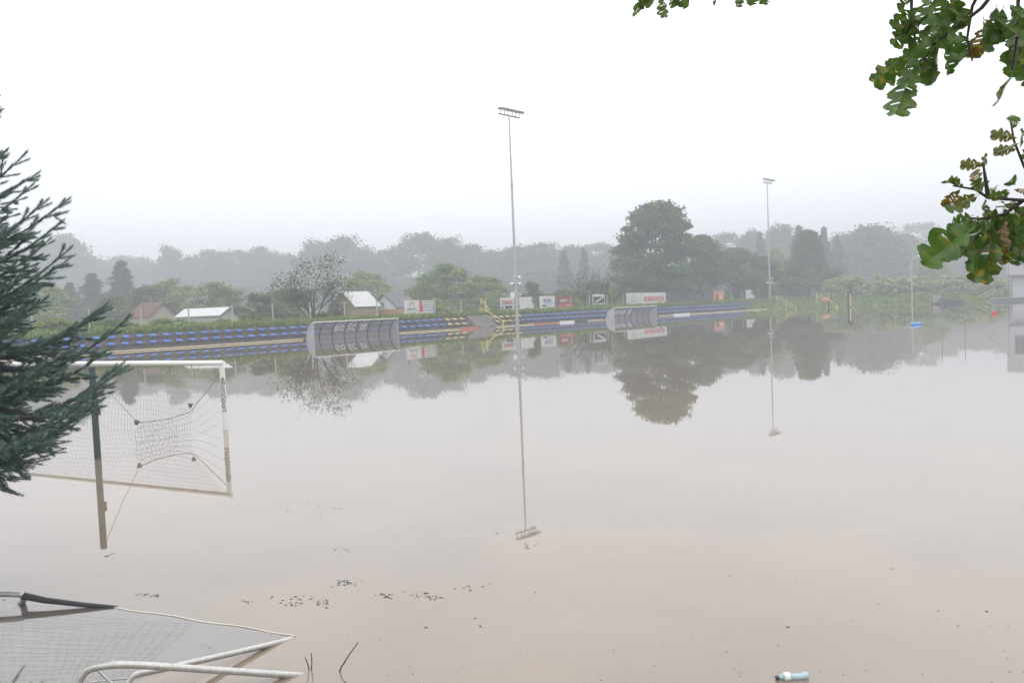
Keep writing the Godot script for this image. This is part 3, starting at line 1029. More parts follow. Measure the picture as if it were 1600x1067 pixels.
# ---------------------------------------------------------------- what stands at the far end
func far_end() -> void:
	# building on the right
	var wall := grain(mat(0.56, 0.56, 0.6, 0.7), 0.3, 0.9, 31)
	var lowm := mat(0.6, 0.6, 0.66, 0.7)
	var d := 122.0
	var p := spot(1574, d, 0)
	var o := thing("grey_building", "pale grey modern building with an overhanging upper storey at water's edge", "building", p)
	o.rotation.y = deg_to_rad(-38.0)   # its front turned towards the pitch; local x along the front, -z to the back
	var y_over := at(1590, 430, d).y
	var y_top := at(1590, 357, d).y
	var mb := MB.new()
	mb.box(Vector3(8, (y_over + y_top) * 0.5, -6), Vector3(16, y_top - y_over, 12))
	part("upper_storey", mb.mesh(), wall, o)
	var lm := MB.new()
	lm.box(Vector3(8.7, y_over * 0.5 - 0.5, -6.6), Vector3(16, y_over + 1.0 - 0.01, 10.6))
	part("lower_storey", lm.mesh(), lowm, o)
	for k in 9:
		var gm := MB.new()
		gm.box(Vector3(8, y_over + 0.35 + k * 0.84, 0), Vector3(15.96, 0.05, 0.04))
		part("cladding_joint", gm.mesh(), mat(0.42, 0.42, 0.45, 0.7), o)
	var eg := MB.new()
	eg.box(Vector3(8, y_over + 0.06, 0.04), Vector3(16.1, 0.16, 0.12))
	part("edge_trim", eg.mesh(), mat(0.35, 0.35, 0.38, 0.6), o)
	var wy0 := at(1590, 414, d).y
	var wy1 := at(1590, 386, d).y
	for k in 3:
		var wx := 1.1 + k * 4.6
		var wm := MB.new()
		wm.box(Vector3(wx + 1.6, (wy0 + wy1) * 0.5, 0.03), Vector3(3.2, wy1 - wy0, 0.06))
		var w := part("window", wm.mesh(), mat(0.13, 0.15, 0.18, 0.15), o)
		var fm := MB.new()
		for j in 6: fm.box(Vector3(wx + 0.04 + j * 0.624, (wy0 + wy1) * 0.5, 0.08), Vector3(0.07, wy1 - wy0 + 0.1, 0.06))
		for y in [wy0, wy1]: fm.box(Vector3(wx + 1.6, y, 0.085), Vector3(3.3, 0.09, 0.07))
		part("frame", fm.mesh(), mat(0.3, 0.31, 0.34, 0.5), w)
	var dp := MB.new()
	dp.tube([Vector3(0.5, -1, -0.8), Vector3(0.5, y_over, -0.8)], 0.1, 0.1, 8)
	part("column", dp.mesh(), mat(0.4, 0.4, 0.43, 0.5), o)
	# low ramp wall beside it
	var r := thing("ramp_wall", "low dark grey sloping wall beside the pale grey building", "wall", spot(1572, 119, 0))
	var rm := MB.new()
	var r0 := spot(1543, 119, 0)
	var r1 := spot(1556, 119, 0)
	for s in [[r0.x, r1.x, -0.05, 0.5], [r1.x, r1.x + 12.0, 0.5, 0.52]]:
		var a := Vector3(s[0], 0, -119)
		var b := Vector3(s[1], 0, -119)
		var t := Vector3(0, 0, -0.4)
		rm.quad(a + Vector3(0, -1, 0), b + Vector3(0, -1, 0), b + Vector3(0, s[3], 0), a + Vector3(0, s[2], 0))
		rm.quad(a + Vector3(0, s[2], 0), b + Vector3(0, s[3], 0), b + Vector3(0, s[3], 0) + t, a + Vector3(0, s[2], 0) + t)
	wpart("wall_face", rm, mat(0.17, 0.18, 0.2, 0.7), r)
	var rr := MB.new()
	rr.box(Vector3(r1.x + 6.0, 0.58, -119.2), Vector3(12.2, 0.1, 0.6))
	wpart("coping", rr, mat(0.45, 0.45, 0.47, 0.7), r)
	# thin net poles
	var pole := mat(0.2, 0.21, 0.23, 0.5, 0.5, 0.3)
	var i := 0
	for px in [1472.5, 1508.5, 1577.0]:
		var q := spot(px, 108.0 if i < 2 else 110.0, 0)
		var t := thing("net_pole", ["slender dark pole rising from the water beside the grey cabinet", "slender dark pole rising from the water beside the sunken car's bonnet", "slender dark pole rising from the water before the grey building"][i], "pole", Vector3(q.x, 0, q.z), "slender poles in the water")
		var pm := MB.new()
		pm.tube([q + Vector3(0, -1, 0), q + Vector3(0, 4, 0), q + Vector3(0, 8.2, 0)], 0.06, 0.045, 8)
		wpart("shaft", pm, pole, t)
		var cp := MB.new()
		cp.lathe(q + Vector3(0, 8.2, 0), Vector3.UP, [Vector2(0.06, -0.03), Vector2(0.06, 0.05), Vector2(0, 0.08)], 8)
		wpart("cap", cp, pole, t)
		i += 1
	# street lamp
	var lp := spot(1426, 120.0, 0)
	lp.y = land(lp.x, lp.z)
	var sl := thing("street_lamp", "pale grey street lamp with a curved arm before the hedge", "street lamp", lp)
	var top := at(1427, 408, 120).y
	var sm := MB.new()
	sm.tube(arc([lp - Vector3(0, 0.5, 0), Vector3(lp.x, top - 0.4, lp.z), Vector3(lp.x + 0.15, top + 0.5, lp.z), Vector3(lp.x + 1.2, top + 0.75, lp.z)]), 0.09, 0.05, 8)
	wpart("pole", sm, mat(0.5, 0.5, 0.5, 0.5), sl)
	var hm := MB.new()
	hm.lathe(Vector3(lp.x + 1.1, top + 0.72, lp.z), Vector3(1, 0.12, 0).normalized(), [Vector2(0.06, -0.1), Vector2(0.2, 0.1), Vector2(0.22, 0.4), Vector2(0.1, 0.7), Vector2(0, 0.72)], 12)
	wpart("lamp_head", hm, mat(0.75, 0.75, 0.76, 0.4), sl)
	# wooden post with a little roof
	var wp := spot(1328, 121.0, 0)
	var ws := thing("roofed_post", "dark wooden post with a small pitched roof and white front strip", "post", wp)
	var wt := at(1328, 455, 121).y
	var b1 := MB.new()
	b1.box(wp + Vector3(0, wt * 0.5 - 0.5, 0), Vector3(0.55, wt + 1.0, 0.3))
	wpart("post_board", b1, mat(0.07, 0.05, 0.04, 0.8), ws)
	var b2 := MB.new()
	b2.box(wp + Vector3(0.08, wt * 0.45, 0.17), Vector3(0.2, wt * 0.78, 0.04))
	wpart("white_strip", b2, mat(0.62, 0.58, 0.5, 0.7), ws)
	for s in [-1.0, 1.0]:
		var b3 := MB.new()
		b3.box(wp + Vector3(0.24 * s, wt + 0.13, 0.05), Vector3(0.62, 0.07, 0.8), Basis(Vector3(0, 0, 1), -0.5 * s))
		wpart("roof_slope", b3, mat(0.1, 0.08, 0.07, 0.8), ws)
	# drowned car
	var cp2 := spot(1481, 119.0, 0)
	var car := thing("sunken_car", "dark car sunk to its windows in the flood", "car", cp2)
	var dark := mat(0.035, 0.04, 0.045, 0.25, 0.5)
	var cm := MB.new()
	var sec := [Vector2(-2.0, 0.2), Vector2(-1.85, 0.42), Vector2(-0.95, 0.5), Vector2(-0.55, 1.02), Vector2(0.75, 1.05), Vector2(1.25, 0.52), Vector2(2.35, 0.36), Vector2(2.55, 0.1)]
	for k in sec.size() - 1:
		var a: Vector2 = sec[k]
		var b: Vector2 = sec[k + 1]
		for zz in [[0.82, 0.7], [-0.7, -0.82]]:
			pass
		var za := 0.85 - maxf(0.0, a.y - 0.45) * 0.3
		var zb := 0.85 - maxf(0.0, b.y - 0.45) * 0.3
		cm.quad(cp2 + Vector3(a.x, a.y, za), cp2 + Vector3(b.x, b.y, zb), cp2 + Vector3(b.x, b.y, -zb), cp2 + Vector3(a.x, a.y, -za))
		cm.quad(cp2 + Vector3(a.x, -0.5, 0.85), cp2 + Vector3(b.x, -0.5, 0.85), cp2 + Vector3(b.x, b.y, zb), cp2 + Vector3(a.x, a.y, za))
		cm.quad(cp2 + Vector3(b.x, -0.5, -0.85), cp2 + Vector3(a.x, -0.5, -0.85), cp2 + Vector3(a.x, a.y, -za), cp2 + Vector3(b.x, b.y, -zb))
	wpart("body", cm, dark, car)
	for s in [[-0.82, -0.02], [0.04, 0.86]]:
		var gm := MB.new()
		gm.quad(cp2 + Vector3(s[0] + 0.02, 0.5, 0.855), cp2 + Vector3(s[1] + 0.1, 0.5, 0.855), cp2 + Vector3(s[1] - 0.08, 0.95, 0.73), cp2 + Vector3(s[0] + 0.25, 0.95, 0.73))
		wpart("side_window", gm, mat(0.1, 0.11, 0.12, 0.1), car)
	var hl := MB.new()
	hl.box(cp2 + Vector3(2.4, 0.27, 0.6), Vector3(0.25, 0.16, 0.4))
	wpart("headlight", hl, mat(0.7, 0.7, 0.7, 0.2), car)
	# cabinet
	var cb := spot(1463, 120.0, 0)
	var cab := thing("utility_cabinet", "grey utility cabinet standing in water beside the sunken dark car", "cabinet", cb)
	var c1 := MB.new()
	c1.box(cb + Vector3(0, 0.3, 0), Vector3(1.3, 2.2, 0.6))
	wpart("housing", c1, grain(mat(0.3, 0.29, 0.3, 0.6), 1.5, 0.5, 17), cab)
	var c2 := MB.new()
	c2.box(cb + Vector3(0, 1.44, 0.02), Vector3(1.4, 0.08, 0.72))
	wpart("lid", c2, mat(0.4, 0.4, 0.41, 0.6), cab)
	for s in [-0.31, 0.31]:
		var c3 := MB.new()
		c3.box(cb + Vector3(s, 0.7, 0.31), Vector3(0.56, 1.3, 0.03))
		wpart("door", c3, mat(0.36, 0.33, 0.34, 0.6), cab)
	# round road sign seen between the oak leaves
	var rs := spot(1553, 135.0, 0)
	rs.y = land(rs.x, rs.z)
	var sg := thing("road_sign", "round red and white road sign on a post behind the hedge", "sign", rs)
	var sy := at(1553, 411, 135).y
	var s1 := MB.new()
	s1.tube([rs - Vector3(0, 0.5, 0), Vector3(rs.x, sy, rs.z)], 0.04, 0.04, 8)
	wpart("post", s1, mat(0.4, 0.4, 0.4, 0.5), sg)
	var s2 := MB.new()
	s2.lathe(Vector3(rs.x, sy, rs.z + 0.06), Vector3(0, 0, 1), [Vector2(0, -0.02), Vector2(0.5, -0.02), Vector2(0.5, 0.02), Vector2(0, 0.02)], 24)
	wpart("plate", s2, mat(0.6, 0.05, 0.05, 0.4), sg)
	var s3 := MB.new()
	s3.lathe(Vector3(rs.x, sy, rs.z + 0.085), Vector3(0, 0, 1), [Vector2(0.32, -0.01), Vector2(0.32, 0.008), Vector2(0, 0.008)], 24)
	wpart("white_disc", s3, mat(0.75, 0.72, 0.72, 0.4), sg)
	person()

func person() -> void:
	var p := spot(1294.5, 127.5, 0)
	p.y = land(p.x, p.z)
	var o := thing("person", "person in dark clothes standing on the far bank holding a red umbrella", "person", p)
	# joints: a, b, radius a, radius b
	var bones := [
		[Vector3(-0.1, 0.06, 0.06), Vector3(-0.1, 0.05, -0.06), 0.055, 0.05], [Vector3(-0.1, 0.08, -0.03), Vector3(-0.1, 0.48, 0.0), 0.055, 0.07], [Vector3(-0.1, 0.48, 0.0), Vector3(-0.09, 0.9, 0.0), 0.07, 0.1],
		[Vector3(0.1, 0.06, 0.08), Vector3(0.1, 0.05, -0.04), 0.055, 0.05], [Vector3(0.1, 0.08, -0.01), Vector3(0.1, 0.48, 0.02), 0.055, 0.07], [Vector3(0.1, 0.48, 0.02), Vector3(0.09, 0.9, 0.0), 0.07, 0.1],
		[Vector3(0, 0.92, 0), Vector3(0, 1.2, 0), 0.15, 0.15], [Vector3(0, 1.2, 0), Vector3(0, 1.4, 0), 0.16, 0.13], [Vector3(-0.13, 1.42, 0), Vector3(0.13, 1.42, 0), 0.085, 0.085],
		[Vector3(0, 1.45, 0), Vector3(0, 1.58, 0.01), 0.06, 0.06], [Vector3(0, 1.64, 0.01), Vector3(0, 1.7, 0.0), 0.1, 0.11],
		[Vector3(0.2, 1.4, 0), Vector3(0.25, 1.12, -0.02), 0.065, 0.052], [Vector3(0.25, 1.12, -0.02), Vector3(0.23, 0.86, 0.06), 0.05, 0.04], [Vector3(0.23, 0.86, 0.06), Vector3(0.22, 0.76, 0.08), 0.04, 0.03],
		[Vector3(-0.2, 1.4, 0), Vector3(-0.28, 1.16, 0.06), 0.065, 0.052], [Vector3(-0.28, 1.16, 0.06), Vector3(-0.4, 1.3, 0.22), 0.05, 0.04], [Vector3(-0.4, 1.3, 0.22), Vector3(-0.43, 1.36, 0.24), 0.045, 0.04]]
	var cs := 0.03
	var lo := Vector3(-0.56, -0.04, -0.27)
	var dim := Vector3i(33, 64, 22)
	var val := PackedFloat32Array()
	val.resize(dim.x * dim.y * dim.z)
	for k in dim.z:
		for j in dim.y:
			for i in dim.x:
				var q := lo + Vector3(i, j, k) * cs
				var best := 1.0
				for b in bones:
					var ab: Vector3 = b[1] - b[0]
					var t := clampf((q - b[0]).dot(ab) / ab.length_squared(), 0, 1)
					var ds: float = (q - b[0] - ab * t).length() - lerpf(b[2], b[3], t)
					var hh := maxf(0.04 - absf(best - ds), 0.0) / 0.04
					best = minf(best, ds) - hh * hh * 0.01
				val[i + dim.x * (j + dim.y * k)] = best
	var mb := MB.new()
	var cell := {}
	var at_ := func(i: int, j: int, k: int) -> float: return val[i + dim.x * (j + dim.y * k)]
	for k in dim.z - 1:
		for j in dim.y - 1:
			for i in dim.x - 1:
				var sum := Vector3.ZERO
				var cnt := 0
				for e in [[0, 0, 0, 1, 0, 0], [0, 1, 0, 1, 1, 0], [0, 0, 1, 1, 0, 1], [0, 1, 1, 1, 1, 1], [0, 0, 0, 0, 1, 0], [1, 0, 0, 1, 1, 0], [0, 0, 1, 0, 1, 1], [1, 0, 1, 1, 1, 1], [0, 0, 0, 0, 0, 1], [1, 0, 0, 1, 0, 1], [0, 1, 0, 0, 1, 1], [1, 1, 0, 1, 1, 1]]:
					var a: float = at_.call(i + e[0], j + e[1], k + e[2])
					var b: float = at_.call(i + e[3], j + e[4], k + e[5])
					if (a < 0.0) != (b < 0.0):
						sum += Vector3(e[0], e[1], e[2]).lerp(Vector3(e[3], e[4], e[5]), a / (a - b))
						cnt += 1
				if cnt > 0: cell[Vector3i(i, j, k)] = lo + (Vector3(i, j, k) + sum / cnt) * cs
	var paint := func(c: Vector3) -> Color:
		if c.y > 1.54: return Color(0.06, 0.045, 0.035) if c.y > 1.68 or c.z < 0.0 else Color(0.42, 0.27, 0.2)
		if c.y > 0.86: return Color(0.03, 0.033, 0.045)
		if c.y > 0.1: return Color(0.04, 0.045, 0.06)
		return Color(0.025, 0.022, 0.02)
	for c in cell:
		var q: Vector3i = c
		for ax in 3:
			var d := Vector3i.ZERO
			d[ax] = 1
			var a: float = at_.call(q.x, q.y, q.z)
			var b: float = at_.call(q.x + d.x, q.y + d.y, q.z + d.z)
			if (a < 0.0) == (b < 0.0): continue
			var e := Vector3i.ZERO
			var f := Vector3i.ZERO
			e[(ax + 1) % 3] = 1
			f[(ax + 2) % 3] = 1
			if not (cell.has(q - e) and cell.has(q - f) and cell.has(q - e - f)): continue
			mb.col = paint.call(cell[q])
			if a < 0.0: mb.quad(cell[q], cell[q - e], cell[q - e - f], cell[q - f])
			else: mb.quad(cell[q], cell[q - f], cell[q - e - f], cell[q - e])
	part("body", mb.mesh(), vmat(0.8, 0.3), o)
	var hand := p + Vector3(-0.43, 1.4, 0.25)
	var u := thing("umbrella", "open red umbrella held by the person on the far bank", "umbrella", hand - Vector3(0, 0.25, 0))
	var tip := hand + Vector3(-0.2, 0.62, 0.0)
	var sh := MB.new()
	sh.tube([hand - Vector3(-0.05, 0.25, 0), tip], 0.012, 0.012, 6)
	wpart("shaft", sh, mat(0.1, 0.1, 0.1, 0.4), u)
	var cn := MB.new()
	cn.lathe(tip, (tip - hand).normalized(), [Vector2(0.66, -0.26), Vector2(0.58, -0.17), Vector2(0.4, -0.07), Vector2(0.2, -0.01), Vector2(0.02, 0.02), Vector2(0.005, 0.1)], 8)
	wpart("canopy", cn, mat(0.55, 0.05, 0.035, 0.6), u)

# ---------------------------------------------------------------- woods
func woods() -> void:
	var far := Color(0.085, 0.135, 0.055)
	var fa := broadleaf(1, 22, 10, 1.5, "oak", 62, 170, 0.66, far, 0.33)
	var fb := broadleaf(2, 22, 9, 1.0, "round", 70, 170, 0.6, Color(0.085, 0.125, 0.055), 0.33)
	var fc := broadleaf(3, 22, 11, 2.0, "oak", 70, 170, 0.6, Color(0.075, 0.12, 0.05), 0.3)
	var fd := broadleaf(4, 20, 9, 0.5, "shrub", 74, 170, 0.6, Color(0.08, 0.125, 0.055), 0.33)
	var fe := broadleaf(5, 22, 10, 3.0, "oak", 50, 120, 0.6, Color(0.085, 0.12, 0.06), 0.28)
	var con := conifer(6, 20, 5, Color(0.035, 0.055, 0.042), 1.15, 24)
	var con2 := conifer(7, 20, 4.5, Color(0.04, 0.062, 0.045), 1.0, 26)
	var kinds := [fa, fb, fc, fd, fe]
	var heights := [22.0, 22.0, 22.0, 20.0, 22.0]
	var radii := [10.0, 9.0, 11.0, 9.0, 10.0]
	var names := ["hazy round crowned tree in the far treeline", "hazy tall leafy tree in the far treeline", "hazy broad spreading tree in the far treeline", "hazy dense bushy tree in the far treeline", "hazy open crowned tree with gaps in the far treeline"]
	# px, top y, depth, width px, kind
	var line := [
		[-40, 385, 290, 110, 1], [25, 392, 300, 90, 3], [70, 384, 280, 90, 2], [108, 368, 285, 88, 0], [150, 404, 320, 80, 3], [192, 400, 330, 84, 1], [228, 404, 320, 70, 0], [271, 386, 290, 58, 2], [305, 402, 300, 70, 3], [338, 392, 290, 76, 0], [380, 388, 300, 84, 4], [414, 386, 295, 70, 1], [452, 398, 300, 80, 3],
		[500, 378, 270, 84, 2], [540, 371, 265, 90, 0], [585, 396, 280, 66, 3], [612, 388, 262, 60, 4], [660, 366, 262, 112, 0], [703, 374, 258, 84, 2], [742, 382, 262, 80, 1], [776, 392, 270, 60, 3], [812, 386, 255, 80, 3], [848, 381, 258, 84, 0], [893, 384, 265, 84, 1], [930, 378, 280, 100, 4], [965, 386, 270, 80, 3],
		[1112, 372, 250, 70, 3], [1142, 361, 260, 74, 4], [1178, 362, 250, 56, 3], [1224, 352, 245, 76, 2], [1318, 366, 245, 60, 3], [1345, 360, 240, 60, 1], [1366, 353, 215, 104, 3], [1405, 366, 235, 80, 3], [1442, 346, 330, 84, 4], [1478, 362, 320, 70, 2], [1520, 368, 300, 90, 0], [1570, 358, 320, 90, 1], [1620, 360, 300, 90, 0]]
	for a in line:
		var k: int = a[4]
		tree_at("far_tree", kinds[k], heights[k], radii[k], a[0], a[1], a[2] * 1.22, a[3] * 1.06, names[k], "far treeline")
	# a lower belt of trees that closes the wood beneath the crowns
	for i in 34:
		var px := -30.0 + i * 48.0 + rng.randf_range(-14, 14)
		tree_at("understorey_tree", fd if i % 2 == 0 else fb, 20.0 if i % 2 == 0 else 22.0, 9.0, px, 432.0 - (px - 800.0) * 0.035 + rng.randf_range(-14, 12), rng.randf_range(265, 300), rng.randf_range(70, 100), "hazy rounded tree in the lower belt of the far wood" if i % 2 == 0 else "hazy lower tree filling the far wood", "lower belt of the far wood")
	for a in [[884, 390, 235, 34], [915, 386, 240, 30], [1250, 350, 228, 42], [1290, 352, 232, 34], [1310, 366, 238, 30], [1190, 360, 245, 30], [1112, 366, 200, 24], [1445, 392, 215, 24]]:
		tree_at("far_spruce", con, 20, 5, a[0], a[1], a[2], a[3], "hazy pointed spruce standing in the far treeline", "far spruces")
	for a in [[194, 405, 168, 60, "tallest dark spruce behind the red roofed house"], [147, 425, 165, 54, "grey green spruce left of the tallest dark one"], [112, 440, 165, 44, "small grey green spruce nearest the foreground conifer"]]:
		tree_at("dark_spruce", con2, 20, 4.5, a[0], a[1], a[2], a[3] * 1.15, a[4], "")
	# middle distance
	var ma := broadleaf(11, 9, 4.5, 0.3, "shrub", 46, 260, 0.3, Color(0.17, 0.26, 0.065), 0.28)
	var mb_ := broadleaf(12, 8, 4.2, 0.3, "shrub", 44, 240, 0.28, Color(0.22, 0.3, 0.075), 0.28)
	var mc := broadleaf(13, 9, 4.0, 0.3, "round", 40, 240, 0.28, Color(0.11, 0.165, 0.06), 0.3)
	var mids := [
		[62, 444, 118, 100, mb_, "yellowish green bush beside the foreground spruce"], [268, 436, 138, 76, mb_, "light green round tree behind the red roof"], [232, 446, 128, 66, mc, "dull green bush tree behind the red roof"], [338, 441, 128, 84, ma, "round green tree behind the white roofed shed"], [180, 462, 112, 70, mc, "grey green bush left of the red roof"], [405, 458, 100, 70, mc, "dark bush left of the sparse tree"], [440, 452, 104, 70, ma, "green bush under the sparse tree"], [575, 424, 150, 80, mb_, "pale green bush tree behind the tan house"],
		[700, 412, 128, 92, ma, "round pale green tree beyond the striped board"], [757, 430, 126, 78, mb_, "round yellow green tree left of the floodlight mast"], [664, 440, 134, 60, ma, "low green tree behind the white house"], [832, 440, 125, 38, mc, "small dark green tree behind the blank white board"], [880, 452, 128, 60, ma, "low green bush behind the dark red board"], [930, 440, 132, 76, mc, "dull green bush under the bare branched trees"], [968, 446, 130, 60, ma, "green bush at the left foot of the big tree"]]
	for a in mids:
		tree_at("bush_tree", a[4], 9.0 if a[4] != mb_ else 8.0, 4.5 if a[4] == ma else (4.2 if a[4] == mb_ else 4.0), a[0], a[1], a[2], a[3], a[5], "")
	# sparse trees
	var sa := twiggy(31, 9, 0.55, 2.6, 0.19, Color(0.085, 0.115, 0.05))
	var o := tree_at("sparse_tree", sa, 9.6, 3.6, 488, 372, 86, 104, "sparse leafed tree one can look through above the larger shelter", "", 0.6)
	var sb := twiggy(32, 6, 0.35, 0.25, 0.16, Color(0.06, 0.06, 0.04), Vector3(0.75, 0, 0))
	tree_at("leaning_sapling", sb, 5.6, 2.6, 512, 426, 88, 56, "nearly bare sapling leaning right toward the tan house", "", 0.0)
	var sc := twiggy(33, 9, 0.4, 0.18, 0.18, Color(0.08, 0.075, 0.05))
	tree_at("bare_tree", sc, 9.6, 3.2, 918, 386, 118, 62, "nearly bare grey tree left of the big tree", "", 1.0)
	var sd := twiggy(34, 9, 0.4, 0.2, 0.18, Color(0.07, 0.068, 0.045))
	tree_at("bare_tree", sd, 9.6, 3.2, 952, 384, 122, 66, "brownish bare tree touching the big tree's crown", "", 2.0)
	# the big tree and its neighbours
	var big := broadleaf(46, 21, 8.4, 1.0, "big", 140, 360, 0.42, Color(0.08, 0.155, 0.068), 0.18)
	tree_at("big_tree", big, 21, 8.4, 1028, 312, 142, 146, "largest dark green leafy tree towering behind the far shelter", "", 2.2)
	var nb := broadleaf(42, 12, 4.6, 0.4, "round", 60, 300, 0.32, Color(0.09, 0.16, 0.06), 0.28)
	var nc := broadleaf(43, 14, 5.6, 0.4, "cone", 90, 300, 0.32, Color(0.085, 0.145, 0.06), 0.24)
	tree_at("dense_tree", nb, 12, 4.6, 1094, 364, 152, 82, "dense green tree against the big tree's right side", "", 0.5)
	tree_at("dense_tree", nb, 12, 4.6, 1153, 384, 160, 84, "dense dark tree behind the orange board", "", 3.5)
	tree_at("dense_tree", nb, 12, 4.6, 1192, 398, 166, 60, "smaller dense tree just left of the far floodlight mast", "", 1.5)
	tree_at("dense_tree", nc, 14, 5.6, 1264, 357, 166, 98, "conical dense green tree right of the far floodlight mast", "", 1.1)
	tree_at("yellow_tree", mb_, 8, 4.2, 1216, 388, 190, 66, "pale yellow green tree behind the far floodlight mast", "", 1.1)
	# hedge of pale knotweed on the far bank
	var ha := broadleaf(51, 4, 2.6, 0.1, "shrub", 34, 210, 0.3, Color(0.33, 0.4, 0.22), 0.3, false)
	var hb := broadleaf(52, 4, 2.4, 0.1, "shrub", 34, 210, 0.28, Color(0.3, 0.37, 0.2), 0.3, false)
	for i in 24:
		var px := 1304.0 + i * 12.6 + rng.randf_range(-6, 6)
		tree_at("hedge_shrub", ha if i % 2 == 0 else hb, 4, 2.5, px, 434.0 + rng.randf_range(-4, 9) - i * 0.15, rng.randf_range(143, 156), rng.randf_range(28, 46), "pale green knotweed shrub in the hedge on the far bank", "pale hedge on the far bank", -1.0, "shrub")
	tree_at("pink_tree", mb_, 8, 4.2, 1458, 396, 200, 60, "pale bushy tree behind the hedge and the street lamp", "", 0.4)
	# weeds and low bushes along the bank behind the seats
	var wa := broadleaf(61, 1.6, 1.2, 0.02, "shrub", 26, 90, 0.16, Color(0.16, 0.25, 0.055), 0.34, false)
	var wb := broadleaf(62, 1.5, 1.2, 0.02, "shrub", 26, 90, 0.15, Color(0.13, 0.21, 0.05), 0.34, false)
	for i in 46:
		var s := -8.0 + i * 2.75 + rng.randf_range(-1, 1)
		var p := st(s, rng.randf_range(7.2, 14.0), 0)
		if s > along(575, 7, 1.5) and s < along(655, 7, 1.5): continue
		p.y = land(p.x, p.z) - 0.05
		var q := rng.randf_range(0.6, 1.35)
		plant("weed_bush", wa if i % 2 == 0 else wb, "low leafy weeds on the bank behind the blue seats", "weeds", p, Vector3(q * 1.3, q * 0.8, q * 1.3), rng.randf() * TAU, "weeds behind the seats")
	var wf := broadleaf(63, 1.6, 1.2, 0.02, "shrub", 26, 90, 0.15, Color(0.3, 0.33, 0.2), 0.34, false)
	tree_at("flowering_bush", wf, 1.6, 1.2, 700, 481, 92, 24, "pale flowering bush on the bank above the yellow seats", "", 0.3, "shrub")

